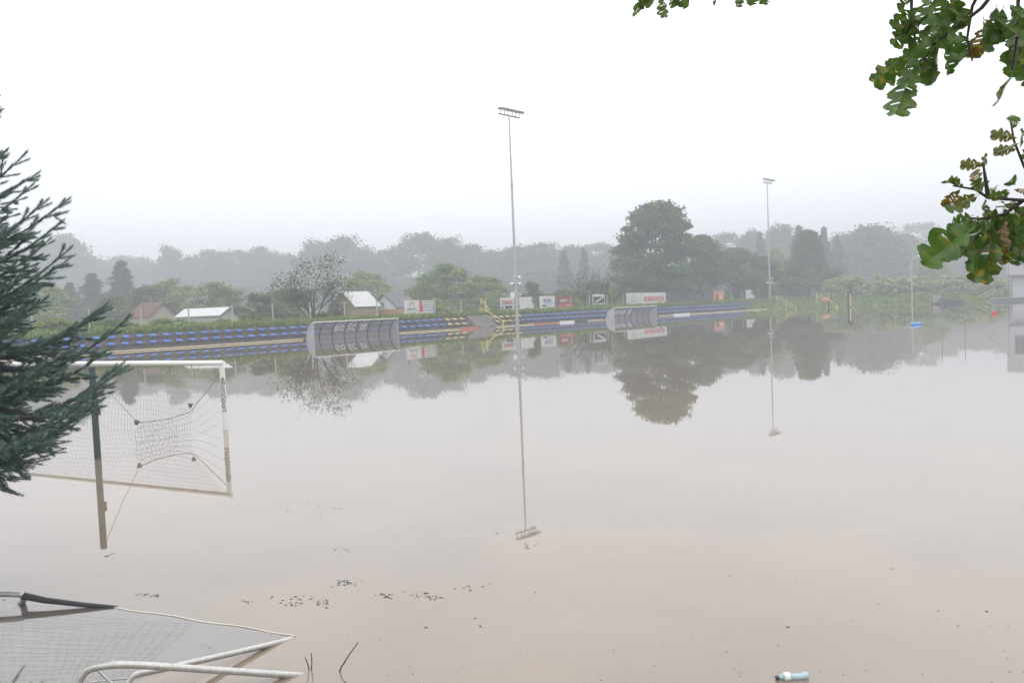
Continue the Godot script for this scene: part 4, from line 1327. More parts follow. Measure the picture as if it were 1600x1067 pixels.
# ---------------------------------------------------------------- the flooded goal
func goal() -> void:
	var R := on(352, 671)
	var L := on(28, 655)
	var hh := at(346, 567, -R.z).y
	var o := thing("football_goal", "white football goal half under water with a torn net", "goal", (R + L) * 0.5)
	var white := mat(0.78, 0.78, 0.77, 0.35, 0.5)
	var ax := (R - L).normalized()
	var back := Vector3(-ax.z, 0, ax.x)   # towards the camera
	if back.z < 0.0: back = -back
	var bs := Basis(ax, Vector3.UP, ax.cross(Vector3.UP))
	var posts := []
	for p in [L, R]:
		var mb := MB.new()
		mb.tube([p + Vector3(0, -1.0, 0), p + Vector3(0, 0.3, 0), p + Vector3(0, hh - 0.061, 0)], 0.054, 0.054, 14)
		posts.append(wpart("post", mb, white, o))
	var cb := MB.new()
	cb.tube([L + Vector3(0, hh, 0) - ax * 0.06, (L + R) * 0.5 + Vector3(0, hh, 0), R + Vector3(0, hh, 0) + ax * 0.05], 0.053, 0.053, 14)
	wpart("crossbar", cb, white, o)
	# lettering down the right post, facing the camera
	var face := (eye - R)
	face.y = 0
	face = face.normalized()
	var down := Vector3.DOWN
	var tb := Basis(down, face.cross(down), face)
	text("RomiSport", 0.1, R + face * 0.053 + Vector3(0, hh - 0.7, 0) - tb.y * 0.0, tb, mat(0.02, 0.02, 0.03, 0.5), o, "lettering", false)
	var lg := MB.new()
	for k in 2: lg.tube(arc([R + face * 0.063 + Vector3(0, hh - 0.34 - k * 0.03, 0) - tb.y * 0.03, R + face * 0.066 + Vector3(0, hh - 0.30 - k * 0.03, 0), R + face * 0.063 + Vector3(0, hh - 0.34 - k * 0.03, 0) + tb.y * 0.03]), 0.006, 0.006, 4)
	wpart("logo", lg, mat(0.02, 0.02, 0.03, 0.5), o)
	# net: hangs from the crossbar, its right part hauled back by a rope
	var cord := mat(0.22, 0.21, 0.2, 0.8)
	var Q := at(213.5, 659.5, 14.0)
	var K := at(297, 634, 15.2)
	var Z := R + Vector3(0, hh - 0.16, 0)
	var nm := MB.new()
	var nx := 62
	var ny := 15
	var grid := []
	for i in nx + 1:
		var row := []
		var a := float(i) / nx
		for j in ny + 1:
			var t := float(j) / ny
			var p := (L.lerp(R, a)) + Vector3(0, hh - 0.06 - t * (hh + 0.15), 0) + back * (0.08 + 0.25 * t)
			p += back * 0.18 * sin(PI * t) * (0.5 + 0.5 * sin(a * 9.0)) + Vector3(0, -0.05 * sin(a * 23.0) * t, 0)
			var pull := clampf((a - 0.72) / 0.28, 0, 1)
			p += back * 0.5 * pull * t + ax * -0.35 * pull * pull * t * sin(PI * t)
			row.append(p)
		grid.append(row)
	for i in nx + 1: nm.tube(grid[i], 0.0022, 0.0022, 3, false)
	for j in ny + 1:
		var ln := []
		for i in nx + 1: ln.append(grid[i][j])
		nm.tube(ln, 0.0022, 0.0022, 3, false)
	wpart("net", nm, cord, o)
	# hauled edge and the curtain of mesh under it
	var edge := []
	for k in 25:
		var t := k / 24.0
		var p := Q.lerp(K, t / 0.6) if t < 0.6 else K.lerp(Z, (t - 0.6) / 0.4)
		p += Vector3(0, -0.16 * sin(PI * t) * (1.0 - 0.4 * t), 0)
		edge.append(p)
	var em := MB.new()
	em.tube(edge, 0.007, 0.007, 5)
	wpart("edge_rope", em, mat(0.2, 0.19, 0.18, 0.8), o)
	var cm := MB.new()
	var cols := []
	for k in 10:
		var t := k / 24.0
		var p: Vector3 = edge[k]
		var foot := Vector3(p.x, -0.08, p.z) + ax * (0.5 * t - 0.12 * (1.0 - t)) - back * 0.1 * t
		var colm := []
		for j in 6: colm.append(p.lerp(foot, j / 5.0) + ax * 0.06 * sin(j * 2.1 + k))
		cols.append(colm)
		cm.tube(colm, 0.0032, 0.0032, 3, false)
	for j in 6:
		var ln := []
		for k in 10: ln.append(cols[k][j])
		var far_end_ := R + Vector3(0, (hh - 0.3) * (1.0 - j / 5.0) - 0.05, 0) + back * 0.15
		var from: Vector3 = cols[9][j]
		for e in range(1, 7): ln.append(from.lerp(far_end_, e / 6.0) + Vector3(0, -0.1 * sin(PI * e / 6.0), 0))
		cm.tube(ln, 0.0032, 0.0026, 3, false)
	wpart("bunched_net", cm, cord, o)
	var km := MB.new()
	for p in [Q, K]:
		for k in 5: km.box(p + Vector3(rng.randf_range(-0.03, 0.03), rng.randf_range(-0.03, 0.03), 0), Vector3(0.05, 0.03, 0.04), Basis.from_euler(Vector3(k, k * 2, k * 3)))
	wpart("tangle", km, mat(0.16, 0.14, 0.12, 0.9), o)
	# net pole behind the goal, with its rope
	var P := on(152, 716)
	var ph := at(144, 573, -P.z).y
	var po := thing("net_support_pole", "dark green pole standing in the water behind the goal", "pole", P)
	var pm := MB.new()
	pm.tube([P + Vector3(0, -1, 0), P + Vector3(0, ph * 0.5, 0), P + Vector3(0, ph, 0)], 0.054, 0.054, 14)
	wpart("shaft", pm, mat(0.05, 0.078, 0.085, 0.45, 0.5), po)
	var hk := MB.new()
	hk.box(P + Vector3(0.07, ph * 0.53, 0.02), Vector3(0.06, 0.16, 0.05))
	wpart("rope_cleat", hk, mat(0.05, 0.06, 0.06, 0.5), po)
	var rp := thing("net_rope", "thin rope from the dark green pole to the goal net", "rope", Q)
	var rm := MB.new()
	rm.tube([P + Vector3(0.05, ph - 0.12, 0), (P + Vector3(0, ph, 0)).lerp(Q, 0.5) + Vector3(0, -0.06, 0), Q], 0.005, 0.005, 5)
	wpart("strand", rm, mat(0.4, 0.4, 0.38, 0.8), rp)

# ---------------------------------------------------------------- toppled goal frame in the foreground
func fallen_frame() -> void:
	var alu := grain(mat(0.56, 0.56, 0.55, 0.36, 0.5, 0.5), 5.0, 0.8, 71)
	var dark := mat(0.045, 0.05, 0.055, 0.6)
	var f1 := func(px: float, py: float, h: float) -> Vector3: return on(px, py, h)   # a point of the picture at that height above the water
	var o := thing("toppled_goal_frame", "toppled aluminium tube goal frame lying half sunk in the foreground", "goal frame", on(300, 1040))
	var mb := MB.new()
	mb.tube(arc([on(108, 1120, 0.02), on(128, 1046, 0.26), on(185, 1037, 0.29), on(330, 1046.5, 0.14), on(461, 1055.5, 0.0), on(520, 1058, -0.1)]), 0.022, 0.022, 12)
	wpart("tube", mb, alu, o)
	var m2 := MB.new()
	m2.tube(arc([on(185, 1100, 0.05), on(203, 1056, 0.165), on(235, 1049, 0.15), on(340, 1026, 0.07), on(437, 1003.5, 0.0), on(500, 985, -0.06)]), 0.02, 0.02, 12)
	wpart("tube", m2, alu, o)
	var m3 := MB.new()
	m3.tube(arc([on(-120, 926, 0.13), on(10, 928, 0.11), on(36, 929, 0.10), on(36, 941, 0.02), on(20, 951, -0.06)]), 0.024, 0.024, 12)
	wpart("tube", m3, alu, o)
	var m4 := MB.new()
	m4.tube([on(36, 931, 0.085), on(70, 938, 0.06), on(130, 945, 0.025), on(182, 949, 0.0)], 0.03, 0.014, 10)
	wpart("dark_sleeve", m4, dark, o)
	var m5 := MB.new()
	var rp := []
	for k in 13: rp.append(on(lerpf(176, 462, k / 12.0), lerpf(948.5, 993, k / 12.0) + 1.2 * sin(k * 1.3), 0.004))
	m5.tube(rp, 0.006, 0.004, 5)
	wpart("rope", m5, mat(0.7, 0.68, 0.64, 0.7), o)
	var m6 := MB.new()
	m6.tube([on(150, 1045, 0.2), on(176, 1070, 0.1)], 0.008, 0.008, 6)
	m6.tube([on(140, 1066, 0.1), on(215, 1058, 0.12)], 0.006, 0.006, 6)
	wpart("wire_lattice", m6, alu, o)
	# added translucent sheet, darkening the surface like calmer water between the tubes
	var wet := mat(0.13, 0.135, 0.15, 0.03, 0.5)
	wet.transparency = BaseMaterial3D.TRANSPARENCY_ALPHA
	wet.albedo_color.a = 0.26
	var sm := MB.new()
	var rim := [on(-60, 958, 0.003), on(38, 942, 0.003), on(182, 950, 0.003), on(300, 969, 0.003), on(440, 992, 0.003), on(424, 1006, 0.003), on(330, 1029, 0.003), on(212, 1062, 0.003), on(150, 1110, 0.003), on(-60, 1110, 0.003)]
	var mid := on(90, 1010, 0.003)
	for k in rim.size(): sm.tri(mid, rim[(k + 1) % rim.size()], rim[k])
	wpart("calm_water_tint", sm, wet, o)
	# netting afloat between the tubes
	var nm := MB.new()
	var c0 := on(-10, 956)
	var c1 := on(300, 975)
	var c2 := on(-10, 1085)
	var c3 := on(200, 1066)
	var n := 18
	for k in n + 1:
		var t := float(k) / n
		var l1 := []
		var l2 := []
		for j in 19:
			var s := j / 18.0
			var wob := Vector3(sin(s * 9.0 + k) * 0.012, 0, cos(s * 7.0 + k * 1.7) * 0.012)
			var y := 0.004 + 0.001 * sin(s * 5.0 + t * 9.0)
			var p1 := c0.lerp(c1, s).lerp(c2.lerp(c3, s), t) + wob
			var p2 := c0.lerp(c1, t).lerp(c2.lerp(c3, t), s) + wob
			l1.append(Vector3(p1.x, y, p1.z))
			l2.append(Vector3(p2.x, y, p2.z))
		nm.tube(l1, 0.0005, 0.0005, 3, false)
		nm.tube(l2, 0.0005, 0.0005, 3, false)
	wpart("floating_net", nm, mat(0.2, 0.2, 0.21, 0.8), o)

# ---------------------------------------------------------------- what floats on the water
func floating() -> void:
	# sticks
	var bark := mat(0.04, 0.032, 0.028, 0.8)
	var tw := thing("stick", "bent dark stick poking out of the water beside a pair of twigs", "stick", on(530, 1050))
	var mb := MB.new()
	mb.tube([on(529, 1052, -0.02), on(533, 1042, 0.04), on(546, 1022, 0.12), on(559, 1004, 0.19)], 0.005, 0.003, 6)
	wpart("stem", mb, bark, tw)
	var tw2 := thing("twig", "pair of thin dark twigs poking up beside the toppled frame", "twig", on(482, 1046))
	for a in [[on(483, 1047, -0.01), on(480, 1036, 0.05), on(476, 1027, 0.09)], [on(486, 1047, -0.01), on(487, 1034, 0.06), on(486, 1020, 0.12)]]:
		var m2 := MB.new()
		m2.tube(a, 0.004, 0.0025, 6)
		wpart("stem", m2, bark, tw2)
	# bottle
	var p0 := on(1212, 1058.5, 0.012)
	var p1 := on(1263, 1055.0, 0.016)
	var ax := (p1 - p0).normalized()
	var ln := (p1 - p0).length()
	var bt := thing("plastic_bottle", "crumpled clear blue plastic bottle with white label floating in the foreground", "bottle", p0)
	var pet := mat(0.42, 0.62, 0.72, 0.12, 0.5)
	pet.transparency = BaseMaterial3D.TRANSPARENCY_ALPHA
	pet.albedo_color.a = 0.55
	var bm := MB.new()
	var prof := [Vector2(0.011, 0.1), Vector2(0.013, 0.14), Vector2(0.022, 0.2), Vector2(0.028, 0.26), Vector2(0.029, 0.42), Vector2(0.025, 0.55), Vector2(0.029, 0.7), Vector2(0.026, 0.82), Vector2(0.031, 0.93), Vector2(0.026, 0.99), Vector2(0.0, 0.97)]
	for i in prof.size(): prof[i] *= Vector2(0.82, ln)
	bm.lathe(p0, ax, prof, 18)
	for i in bm.v.size():   # dents
		var q := bm.v[i] - p0
		var t := q.dot(ax) / ln
		if t > 0.45 and t < 0.95: bm.v[i].y -= 0.009 * sin((t - 0.45) / 0.5 * PI) * (1.0 if q.y > 0.0 else 0.0)
	wpart("bottle_body", bm, pet, bt)
	var lb := MB.new()
	lb.lathe(p0, ax, [Vector2(0.0238, 0.26 * ln), Vector2(0.0249, 0.27 * ln), Vector2(0.0249, 0.43 * ln), Vector2(0.0238, 0.44 * ln)], 18)
	wpart("label", lb, mat(0.75, 0.76, 0.8, 0.5), bt)
	var cp := MB.new()
	cp.lathe(p0, ax, [Vector2(0.0, 0.0), Vector2(0.011, 0.002), Vector2(0.0115, 0.1 * ln), Vector2(0.008, 0.11 * ln)], 14)
	wpart("cap", cp, mat(0.06, 0.06, 0.07, 0.4), bt)
	# blue drum
	var d0 := on(1425, 507.5, 0.03)
	var d1 := on(1439, 506.5, 0.03)
	var da := (d1 - d0).normalized()
	var dl := (d1 - d0).length()
	var dr := thing("blue_drum", "bright blue plastic drum floating on its side", "drum", (d0 + d1) * 0.5)
	var dm := MB.new()
	var dp := [Vector2(0, 0), Vector2(0.1, 0.0), Vector2(0.135, 0.06)]
	for k in 3: dp.append_array([Vector2(0.135, 0.12 + k * 0.09), Vector2(0.145, 0.15 + k * 0.09), Vector2(0.135, 0.18 + k * 0.09)])
	dp.append_array([Vector2(0.135, dl - 0.05), Vector2(0.1, dl), Vector2(0, dl)])
	dm.lathe(d0, da, dp, 20)
	wpart("shell", dm, mat(0.06, 0.27, 0.62, 0.4, 0.5), dr)
	var db := MB.new()
	db.lathe(d0 + Vector3(0, 0.07, 0), -da, [Vector2(0.03, -0.01), Vector2(0.03, 0.03), Vector2(0, 0.03)], 10)
	wpart("bung", db, mat(0.7, 0.7, 0.7, 0.4), dr)
	# red float
	var bp := on(1554, 490.5)
	var by := thing("red_buoy", "small bright red ball float on the water near the grey building", "buoy", bp)
	var b1 := MB.new()
	var bpf := []
	for k in 11: bpf.append(Vector2(0.15 * sin(PI * k / 10.0), 0.09 - 0.15 * cos(PI * k / 10.0)))
	b1.lathe(bp, Vector3.UP, bpf, 16)
	wpart("ball", b1, mat(0.75, 0.03, 0.04, 0.35, 0.5), by)
	var b2 := MB.new()
	b2.lathe(bp, Vector3.UP, [Vector2(0.03, 0.23), Vector2(0.03, 0.31), Vector2(0, 0.32)], 8)
	wpart("eyelet", b2, mat(0.6, 0.05, 0.05, 0.4), by)
	# scattered leaves, twigs and foam
	var g := RandomNumberGenerator.new()
	g.seed = 77
	var bit := MB.new()
	for k in 5:
		var az := k * 1.3
		bit.leaf(Vector3(cos(az) * 0.012, 0.002 + 0.0015 * k, sin(az) * 0.008), Vector3(cos(az), 0.15, sin(az)) * 0.006, Vector3(-sin(az), 0.1, cos(az)) * 0.016)
	bit.tube([Vector3(-0.035, 0.003, 0), Vector3(0.0, 0.006, 0.004), Vector3(0.03, 0.003, -0.002)], 0.0022, 0.0015, 4)
	var dark: Array[Transform3D] = []
	var pale: Array[Transform3D] = []
	for k in 700:
		var py := 560.0 + pow(g.randf(), 0.7) * 520.0
		var px := g.randf_range(-20, 1620)
		var p := on(px, py + 0.0)
		var s := g.randf_range(0.1, 0.3)
		if g.randf() < 0.08: s *= 2.0
		var tf := Transform3D(Basis(Vector3.UP, g.randf() * TAU).scaled(Vector3(s, s * 0.6, s)), Vector3(p.x, 0.0, p.z))
		if g.randf() < 0.86: dark.append(tf)
		else: pale.append(tf)
	for a in [[540, 911, 16, 5, 26], [602, 931, 12, 3, 16], [660, 930, 26, 7, 18], [470, 940, 34, 8, 26], [505, 944, 14, 5, 12], [222, 929, 12, 2, 8], [244, 931, 10, 2, 9], [388, 940, 6, 2, 4], [536, 858, 14, 3, 8], [680, 934, 14, 4, 10], [730, 918, 20, 6, 8], [505, 795, 60, 10, 14], [170, 868, 8, 4, 8], [820, 855, 30, 6, 8]]:
		for k in int(a[4] * 1.6):
			var p := on(a[0] + g.randfn() * a[2] * 0.6, a[1] + g.randfn() * a[3] * 0.6)
			var s := g.randf_range(0.12, 0.55)
			dark.append(Transform3D(Basis(Vector3.UP, g.randf() * TAU).scaled(Vector3(s, s * 0.8, s)), Vector3(p.x, 0.0, p.z)))
	for e in [["drifting_debris", dark, mat(0.05, 0.042, 0.035, 0.8), "scattered dark leaf and twig bits drifting on the flood water"], ["foam_flecks", pale, mat(0.5, 0.48, 0.44, 0.8), "scattered pale flecks of foam and chaff on the flood water"]]:
		var mm := MultiMesh.new()
		mm.transform_format = MultiMesh.TRANSFORM_3D
		mm.mesh = bit.mesh()
		mm.instance_count = e[1].size()
		for k in e[1].size(): mm.set_instance_transform(k, e[1][k])
		var o := MultiMeshInstance3D.new()
		o.name = e[0]
		o.multimesh = mm
		o.material_override = e[2]
		add_child(o)
		tag(o, e[3], "debris", "", "stuff")

# ---------------------------------------------------------------- spruce at the left edge
func spruce() -> void:
	var g := RandomNumberGenerator.new()
	g.seed = 5
	var p := spot(-168, 6.0, 0)
	p.y = -0.1
	var o := thing("blue_spruce", "blue green spruce tree with dense needled branches in the foreground", "tree", p)
	# a shoot: a stem ringed with needles, pointing along +y, 0.11 m long
	var sh := MB.new()
	for k in 96:
		var t := g.randf()
		var az := k * 2.39996
		var d := Vector3(cos(az), 0.75 + 0.5 * t, sin(az)).normalized()
		var b := Vector3(0, t * 0.11, 0)
		var s := d.cross(Vector3.UP).normalized() * 0.0022
		var l := 0.027 * g.randf_range(0.8, 1.15)
		var m := s.cross(d).normalized()
		sh.vert(b - s, m); sh.vert(b + d * l, m); sh.vert(b + s, m)
	sh.col = Color(1.2, 0.8, 0.6)
	sh.tube([Vector3.ZERO, Vector3(0, 0.11, 0)], 0.003, 0.002, 4, false)
	var tfs: Array[Transform3D] = []
	var tones := []
	var put := func(a: Vector3, d: Vector3, s: float, tone: float) -> void:
		var x := d.cross(Vector3(0.3, 0.2, 0.9)).normalized()
		tfs.append(Transform3D(Basis(x, d, x.cross(d)).scaled_local(Vector3(s, s, s)), a))
		tones.append(Color(0.135 * tone, 0.215 * tone, 0.2 * tone))
	var prof := [Vector2(1.2, 0.9), Vector2(1.65, 1.05), Vector2(2.0, 1.55), Vector2(2.4, 1.74), Vector2(2.9, 1.56), Vector2(3.3, 1.4), Vector2(3.75, 1.22), Vector2(4.3, 0.98), Vector2(5.0, 0.6), Vector2(5.6, 0.1)]
	var reach := func(h: float) -> float:
		for i in prof.size() - 1:
			if h <= prof[i + 1].x: return lerpf(prof[i].y, prof[i + 1].y, (h - prof[i].x) / (prof[i + 1].x - prof[i].x))
		return 0.1
	var tm := MB.new()
	tm.col = Color(0.09, 0.07, 0.055)
	tm.tube([Vector3(0, -0.9, 0), Vector3(0.02, 3, 0.02), Vector3(0, 5.6, 0)], 0.12, 0.01, 12, false)
	part("trunk", tm.mesh(), vmat(0.9, 0.3), o)
	var bm := MB.new()
	bm.col = Color(0.075, 0.055, 0.042)
	var h := 1.72
	while h < 5.5:
		var n := 12
		var turn := g.randf() * TAU
		for k in n:
			var az := turn + TAU * k / n + g.randf_range(-0.25, 0.25)
			var hh: float = h + g.randf_range(-0.09, 0.09)
			var L: float = reach.call(hh) * g.randf_range(0.66, 1.08)
			var d := Vector3(cos(az), 0, sin(az))
			var side := Vector3(-d.z, 0, d.x)
			var rise := lerpf(-0.44, 0.04, clampf((hh - 1.3) / 4.0, 0, 1)) + g.randf_range(-0.1, 0.1)
			var spine := []
			var m := 9
			for i in m + 1:
				var t := float(i) / m
				spine.append(Vector3(0, hh - 0.12, 0) + d * L * t + Vector3(0, L * (rise * t - 0.2 * sin(PI * t) + 0.2 * t * t), 0) + side * L * 0.04 * sin(t * 4.0 + az))
			bm.tube(spine, 0.009 + 0.004 * L, 0.003, 5, false)
			var tone := 1.0
			var steps := maxi(2, int(L / 0.1))
			for i in range(int(steps * 0.22), steps + 1):
				var t := float(i) / steps
				var fi := t * m
				var i0 := mini(int(fi), m - 1)
				var q: Vector3 = spine[i0].lerp(spine[i0 + 1], fi - i0)
				var dir: Vector3 = (spine[i0 + 1] - spine[i0]).normalized()
				put.call(q, (dir + Vector3(0, 0.1, 0)).normalized(), g.randf_range(1.2, 1.5), tone)
				for sd in [-1.0, 1.0]:
					if g.randf() < 0.12: continue
					var tl := (0.75 * (1.0 - t) + 0.13) * minf(1.0, L * 0.7) * g.randf_range(0.6, 1.2)
					var td: Vector3 = (dir * 0.8 + side * sd * 0.7 + Vector3(0, g.randf_range(-0.6, 0.22), 0)).normalized()
					var kk := maxi(1, int(tl / 0.1))
					for j in kk:
						var w: Vector3 = q + td * (j * 0.1)
						put.call(w, (td + Vector3(0, 0.12, 0)).normalized(), g.randf_range(1.1, 1.45), tone)
						if j > 0 and g.randf() < 0.6:
							put.call(w, (td * 0.7 + dir * 0.5 * (1.0 if g.randf() < 0.6 else -0.3) + Vector3(0, g.randf_range(-0.5, 0.4), 0)).normalized(), g.randf_range(0.8, 1.2), tone)
		h += 0.14
	part("branches", bm.mesh(), vmat(0.9, 0.3), o)
	var mm := MultiMesh.new()
	mm.transform_format = MultiMesh.TRANSFORM_3D
	mm.use_colors = true
	mm.mesh = sh.mesh()
	mm.instance_count = tfs.size()
	for k in tfs.size():
		mm.set_instance_transform(k, tfs[k])
		mm.set_instance_color(k, tones[k])
	var ni := MultiMeshInstance3D.new()
	ni.name = "needles"
	ni.multimesh = mm
	ni.material_override = vmat(0.6, 0.4)
	ni.set_meta("kind", "stuff")
	o.add_child(ni, true)
	print("spruce shoots ", tfs.size())

# ---------------------------------------------------------------- oak boughs at the upper right
func oak_leaf(seed_: int, sick: float) -> ArrayMesh:   # points along +y from its stalk, 1 unit long, upper side +z
	var g := RandomNumberGenerator.new()
	g.seed = seed_
	var mb := MB.new()
	var n := 40
	var mid := []
	var le := []
	var ri := []
	var ph := g.randf_range(-0.3, 0.3)
	var curl := g.randf_range(-0.5, 0.5)
	var fold := g.randf_range(0.1, 0.6)
	for i in n + 1:
		var t := float(i) / n
		var env := 0.31 * pow(sin(PI * pow(t, 1.1) * 0.95 + 0.03), 0.6) * (0.55 + 0.5 * t)
		var wl := env * (0.34 + 0.68 * sqrt(absf(sin(PI * (t * 3.6 + ph))))) + 0.012
		var wr := env * (0.34 + 0.68 * sqrt(absf(sin(PI * (t * 3.6 + ph + 0.25))))) + 0.012
		wl *= g.randf_range(0.9, 1.08)
		wr *= g.randf_range(0.9, 1.08)
		var z := curl * t * t + 0.03 * sin(t * 9.0 + seed_)
		mid.append(Vector3(0.03 * sin(t * 3.0 + seed_), t, z))
		le.append(Vector3(-wl, t + wl * 0.18, z + fold * wl + 0.03 * sin(t * 14.0)))
		ri.append(Vector3(wr, t + wr * 0.18, z + fold * wr + 0.03 * cos(t * 13.0)))
	var nz := FastNoiseLite.new()
	nz.seed = seed_; nz.frequency = 2.6
	var tone := func(p: Vector3) -> Color:
		var k := nz.get_noise_2d(p.x * 1.6, p.y * 1.6)
		var c := Color(0.055, 0.125, 0.028).lerp(Color(0.11, 0.19, 0.034), clampf(k + 0.4, 0, 1))
		var s := clampf((k * 1.6 + sick * 1.5 - 0.65) * 2.2, 0, 1)
		c = c.lerp(Color(0.27, 0.23, 0.03), s)
		var b := clampf((nz.get_noise_2d(p.x * 4.0 + 9.0, p.y * 4.0) + sick * 0.9 - 0.58) * 5.0, 0, 1)
		return c.lerp(Color(0.13, 0.055, 0.02), b)
	for i in n:
		for s in 2:
			var e: Array = le if s == 0 else ri
			var q := [mid[i], mid[i + 1], e[i + 1], e[i]]
			var h0: Vector3 = mid[i].lerp(e[i], 0.55) + Vector3(0, 0, 0.012)
			var h1: Vector3 = mid[i + 1].lerp(e[i + 1], 0.55) + Vector3(0, 0, 0.012)
			# a few holes eaten into the blade
			var eaten := g.randf() < 0.06 and i > 7 and i < 33
			for strip in [[q[0], q[1], h1, h0, 0.0], [h0, h1, q[2], q[3], 1.0]]:
				if eaten and strip[4] == 0.0: continue
				mb.col = tone.call((strip[0] + strip[2]) * 0.5)
				if s == 0: mb.quad(strip[0], strip[1], strip[2], strip[3])
				else: mb.quad(strip[0], strip[3], strip[2], strip[1])
	mb.col = Color(0.14, 0.16, 0.05)
	mb.tube([Vector3(0, -0.1, 0), mid[0], mid[10] + Vector3(0, 0, -0.006), mid[21] + Vector3(0, 0, -0.006), mid[32]], 0.012, 0.004, 4, false)
	return mb.mesh()

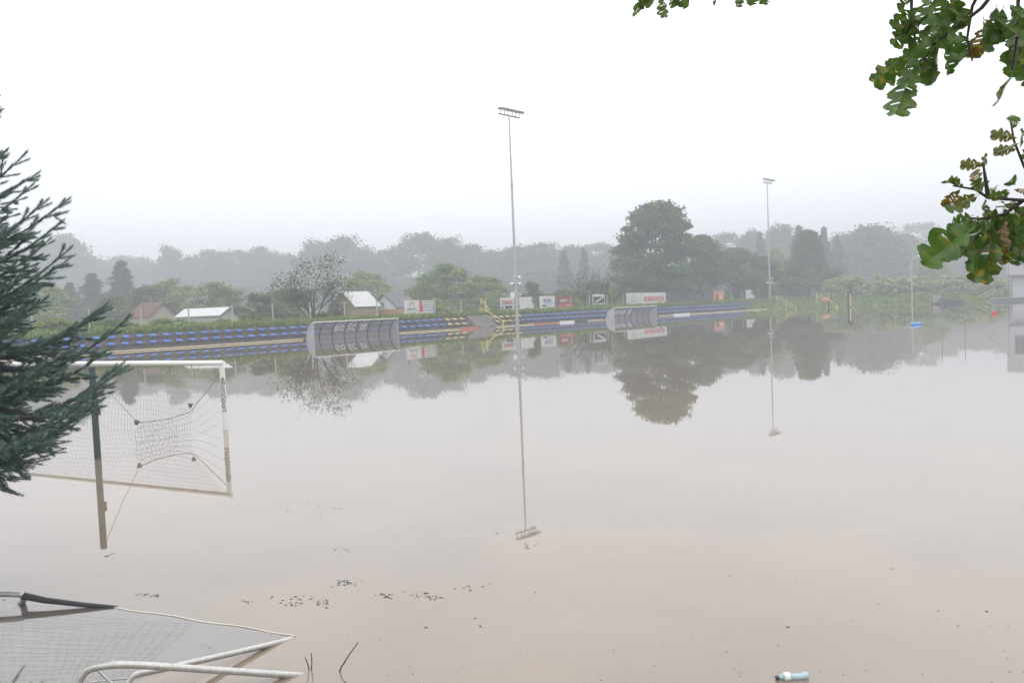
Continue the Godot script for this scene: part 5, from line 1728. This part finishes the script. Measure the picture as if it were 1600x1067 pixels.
func oak() -> void:
	var g := RandomNumberGenerator.new()
	g.seed = 15
	var root := Vector3(3.6, 0.55, -1.2)
	var o := thing("oak_tree", "oak boughs with lobed green and browning leaves hanging in the foreground", "tree", root)
	var bark := vmat(0.9, 0.3)
	var tm := MB.new()
	tm.col = Color(0.09, 0.075, 0.06)
	tm.tube([root + Vector3(0, -0.6, 0), root + Vector3(0.03, 1.2, -0.02), root + Vector3(-0.05, 2.4, -0.1), root + Vector3(0.02, 4.5, -0.1), root + Vector3(0.1, 7.0, 0)], 0.2, 0.08, 14, false)
	wpart("trunk", tm, bark, o)
	var D := 2.05
	var limbs := [
		[root + Vector3(-0.05, 2.5, -0.1), Vector3(2.6, 3.6, -1.7), at(1560, -70, D), at(1380, -110, D), at(1080, -90, D)],
		[root + Vector3(-0.02, 1.6, 0), Vector3(2.7, 2.45, -1.6), at(1690, 150, D), at(1655, 290, D)]]
	for l in limbs:
		var lm := MB.new()
		lm.col = Color(0.08, 0.066, 0.055)
		lm.tube(arc(l), 0.034, 0.009, 8, false)
		wpart("bough", lm, bark, o)
	var twigs := [
		[[1600, -70], [1535, 12], [1500, 40], [1462, 66], [1440, 100], [1418, 122]], [[1560, -70], [1520, 10], [1512, 60], [1520, 95]], [[1440, -105], [1425, -30], [1425, 30], [1420, 60]], [[1600, -60], [1592, 0], [1590, 60], [1582, 110]],
		[[1060, -90], [1040, -30], [1028, -4]], [[1140, -95], [1150, -40], [1148, -4]], [[1690, 150], [1640, 225], [1602, 262], [1586, 222], [1580, 190]], [[1655, 290], [1600, 313], [1545, 309], [1525, 296], [1490, 290]], [[1545, 309], [1540, 275], [1537, 255]], [[1600, 313], [1570, 335], [1530, 342], [1512, 340]],
		[[1640, 300], [1590, 340], [1555, 365], [1530, 385]], [[1655, 290], [1612, 380], [1575, 400]]]
	for t in twigs:
		var pts := []
		for q in t: pts.append(at(q[0], q[1], D + g.randf_range(-0.03, 0.03)))
		var m := MB.new()
		m.col = Color(0.055, 0.045, 0.04)
		m.tube(pts, 0.006, 0.0022, 6, false)
		wpart("twig", m, bark, o)
	var leafm := vmat(0.3, 0.5, 0.8)
	var kinds := [oak_leaf(1, 0.1), oak_leaf(2, 0.22), oak_leaf(3, 0.34), oak_leaf(4, 0.04), oak_leaf(5, 0.62), oak_leaf(6, 0.85)]
	# stalk px, py, tip px, py, kind
	var list := [
		[1030, -8, 992, 18, 1], [1034, -6, 1036, 28, 0], [1050, -6, 1074, 6, 3], [1020, -16, 1002, 8, 2], [1046, -14, 1058, 10, 3], [1122, -10, 1122, 4, 0], [1150, -12, 1155, 11, 1], [1178, -10, 1174, 4, 3], [1196, -10, 1192, 2, 2],
		[1436, 12, 1394, 40, 0], [1440, 30, 1398, 70, 1], [1430, -10, 1402, 14, 3], [1452, -12, 1446, 40, 0], [1470, -16, 1468, 46, 3], [1490, -14, 1500, 44, 1], [1480, 10, 1508, 36, 2], [1452, 40, 1424, 92, 3], [1470, 50, 1454, 106, 0], [1484, 44, 1500, 92, 3], [1462, 60, 1444, 128, 3], [1478, 66, 1492, 112, 0], [1430, 86, 1376, 122, 2], [1432, 84, 1418, 140, 0], [1420, 110, 1402, 184, 0], [1440, 92, 1460, 120, 3], [1448, 20, 1420, 66, 0], [1500, 50, 1512, 88, 3], [1462, 20, 1484, 70, 3],
		[1540, 30, 1568, 66, 4], [1552, 22, 1586, 54, 3], [1548, 34, 1530, 66, 5], [1568, 14, 1550, 74, 3], [1590, 10, 1598, 74, 0], [1594, 50, 1582, 104, 1], [1590, 96, 1572, 164, 2], [1604, 30, 1588, 110, 0], [1580, 8, 1600, 30, 3], [1598, 80, 1610, 130, 1],
		[1584, 200, 1590, 176, 2], [1590, 224, 1562, 236, 1], [1594, 228, 1604, 205, 0], [1588, 216, 1566, 208, 4], [1598, 250, 1612, 228, 0],
		[1536, 258, 1510, 256, 4], [1538, 262, 1546, 248, 2], [1530, 292, 1518, 276, 5], [1536, 300, 1526, 282, 1], [1548, 306, 1552, 288, 0], [1500, 296, 1482, 306, 5], [1506, 292, 1484, 284, 2], [1524, 304, 1494, 318, 4], [1526, 306, 1480, 332, 0], [1540, 312, 1536, 340, 2], [1572, 312, 1566, 296, 3], [1586, 296, 1602, 290, 5],
		[1518, 338, 1474, 356, 0], [1522, 344, 1452, 404, 3], [1530, 350, 1478, 402, 5], [1536, 346, 1512, 396, 0], [1548, 350, 1522, 424, 1], [1552, 356, 1538, 434, 2], [1560, 340, 1562, 396, 0], [1570, 330, 1590, 372, 3], [1580, 340, 1606, 380, 3], [1584, 322, 1606, 342, 0], [1590, 350, 1574, 402, 4], [1556, 326, 1540, 366, 3], [1572, 344, 1548, 388, 5], [1600, 376, 1586, 412, 1], [1608, 330, 1580, 360, 0], [1564, 316, 1596, 330, 1], [1604, 400, 1596, 400, 0], [1546, 336, 1520, 366, 3], [1578, 360, 1596, 392, 3]]
	var more := []
	for a in list:   # smaller leaves behind the ones in front
		if a[0] > 1410 and g.randf() < 0.45:
			var q := [a[0] + g.randfn() * 7.0, a[1] + g.randfn() * 6.0]
			more.append([q[0], q[1], q[0] + (a[2] - a[0]) * g.randf_range(0.5, 0.85) + g.randfn() * 7.0, q[1] + (a[3] - a[1]) * g.randf_range(0.5, 0.85) + g.randfn() * 5.0, g.randi_range(0, 4)])
	list.append_array(more)
	for a in list:
		var dz := D + g.randf_range(-0.07, 0.07)
		var p0 := at(a[0], a[1], dz)
		var p1 := at(a[2], a[3], dz + g.randf_range(-0.03, 0.05))
		var y := p1 - p0
		var l := y.length() * 1.04
		y = y.normalized()
		var toward := (eye - p0).normalized()
		var z := (toward * g.randf_range(0.4, 1.0) * (1.0 if g.randf() < 0.35 else -1.0) + Vector3(g.randfn(), g.randfn() + 0.3, g.randfn()) * 0.55)
		z = (z - y * z.dot(y)).normalized()
		var x := y.cross(z)
		var lf := part("leaf", kinds[a[4]], leafm, o)
		var wdt := maxf(l, 0.06) * 1.1
		lf.transform = Transform3D(Basis(x * wdt, y * l, z * wdt), p0 - o.position)
	# the boughs carry leaves along the rest of their length too
	for l in limbs:
		var run := arc(l)
		for i in range(2, run.size() - 1):
			for k in 9:
				var q: Vector3 = run[i].lerp(run[i + 1], g.randf()) + Vector3(g.randfn(), g.randfn(), g.randfn()) * 0.06
				var y := Vector3(g.randfn(), g.randfn() - 0.6, g.randfn()).normalized()
				var c := view.transposed() * (q + y * 0.05 - eye)
				if c.z < 0.0 and absf(c.x / c.z) < 0.75 and c.y / -c.z < 0.5: continue
				var x := y.cross(Vector3(g.randfn(), g.randfn(), g.randfn())).normalized()
				var w := g.randf_range(0.07, 0.12)
				var lf := part("leaf", kinds[g.randi_range(0, 4)], leafm, o)
				lf.transform = Transform3D(Basis(x * w, y * w, x.cross(y) * w), q - o.position)
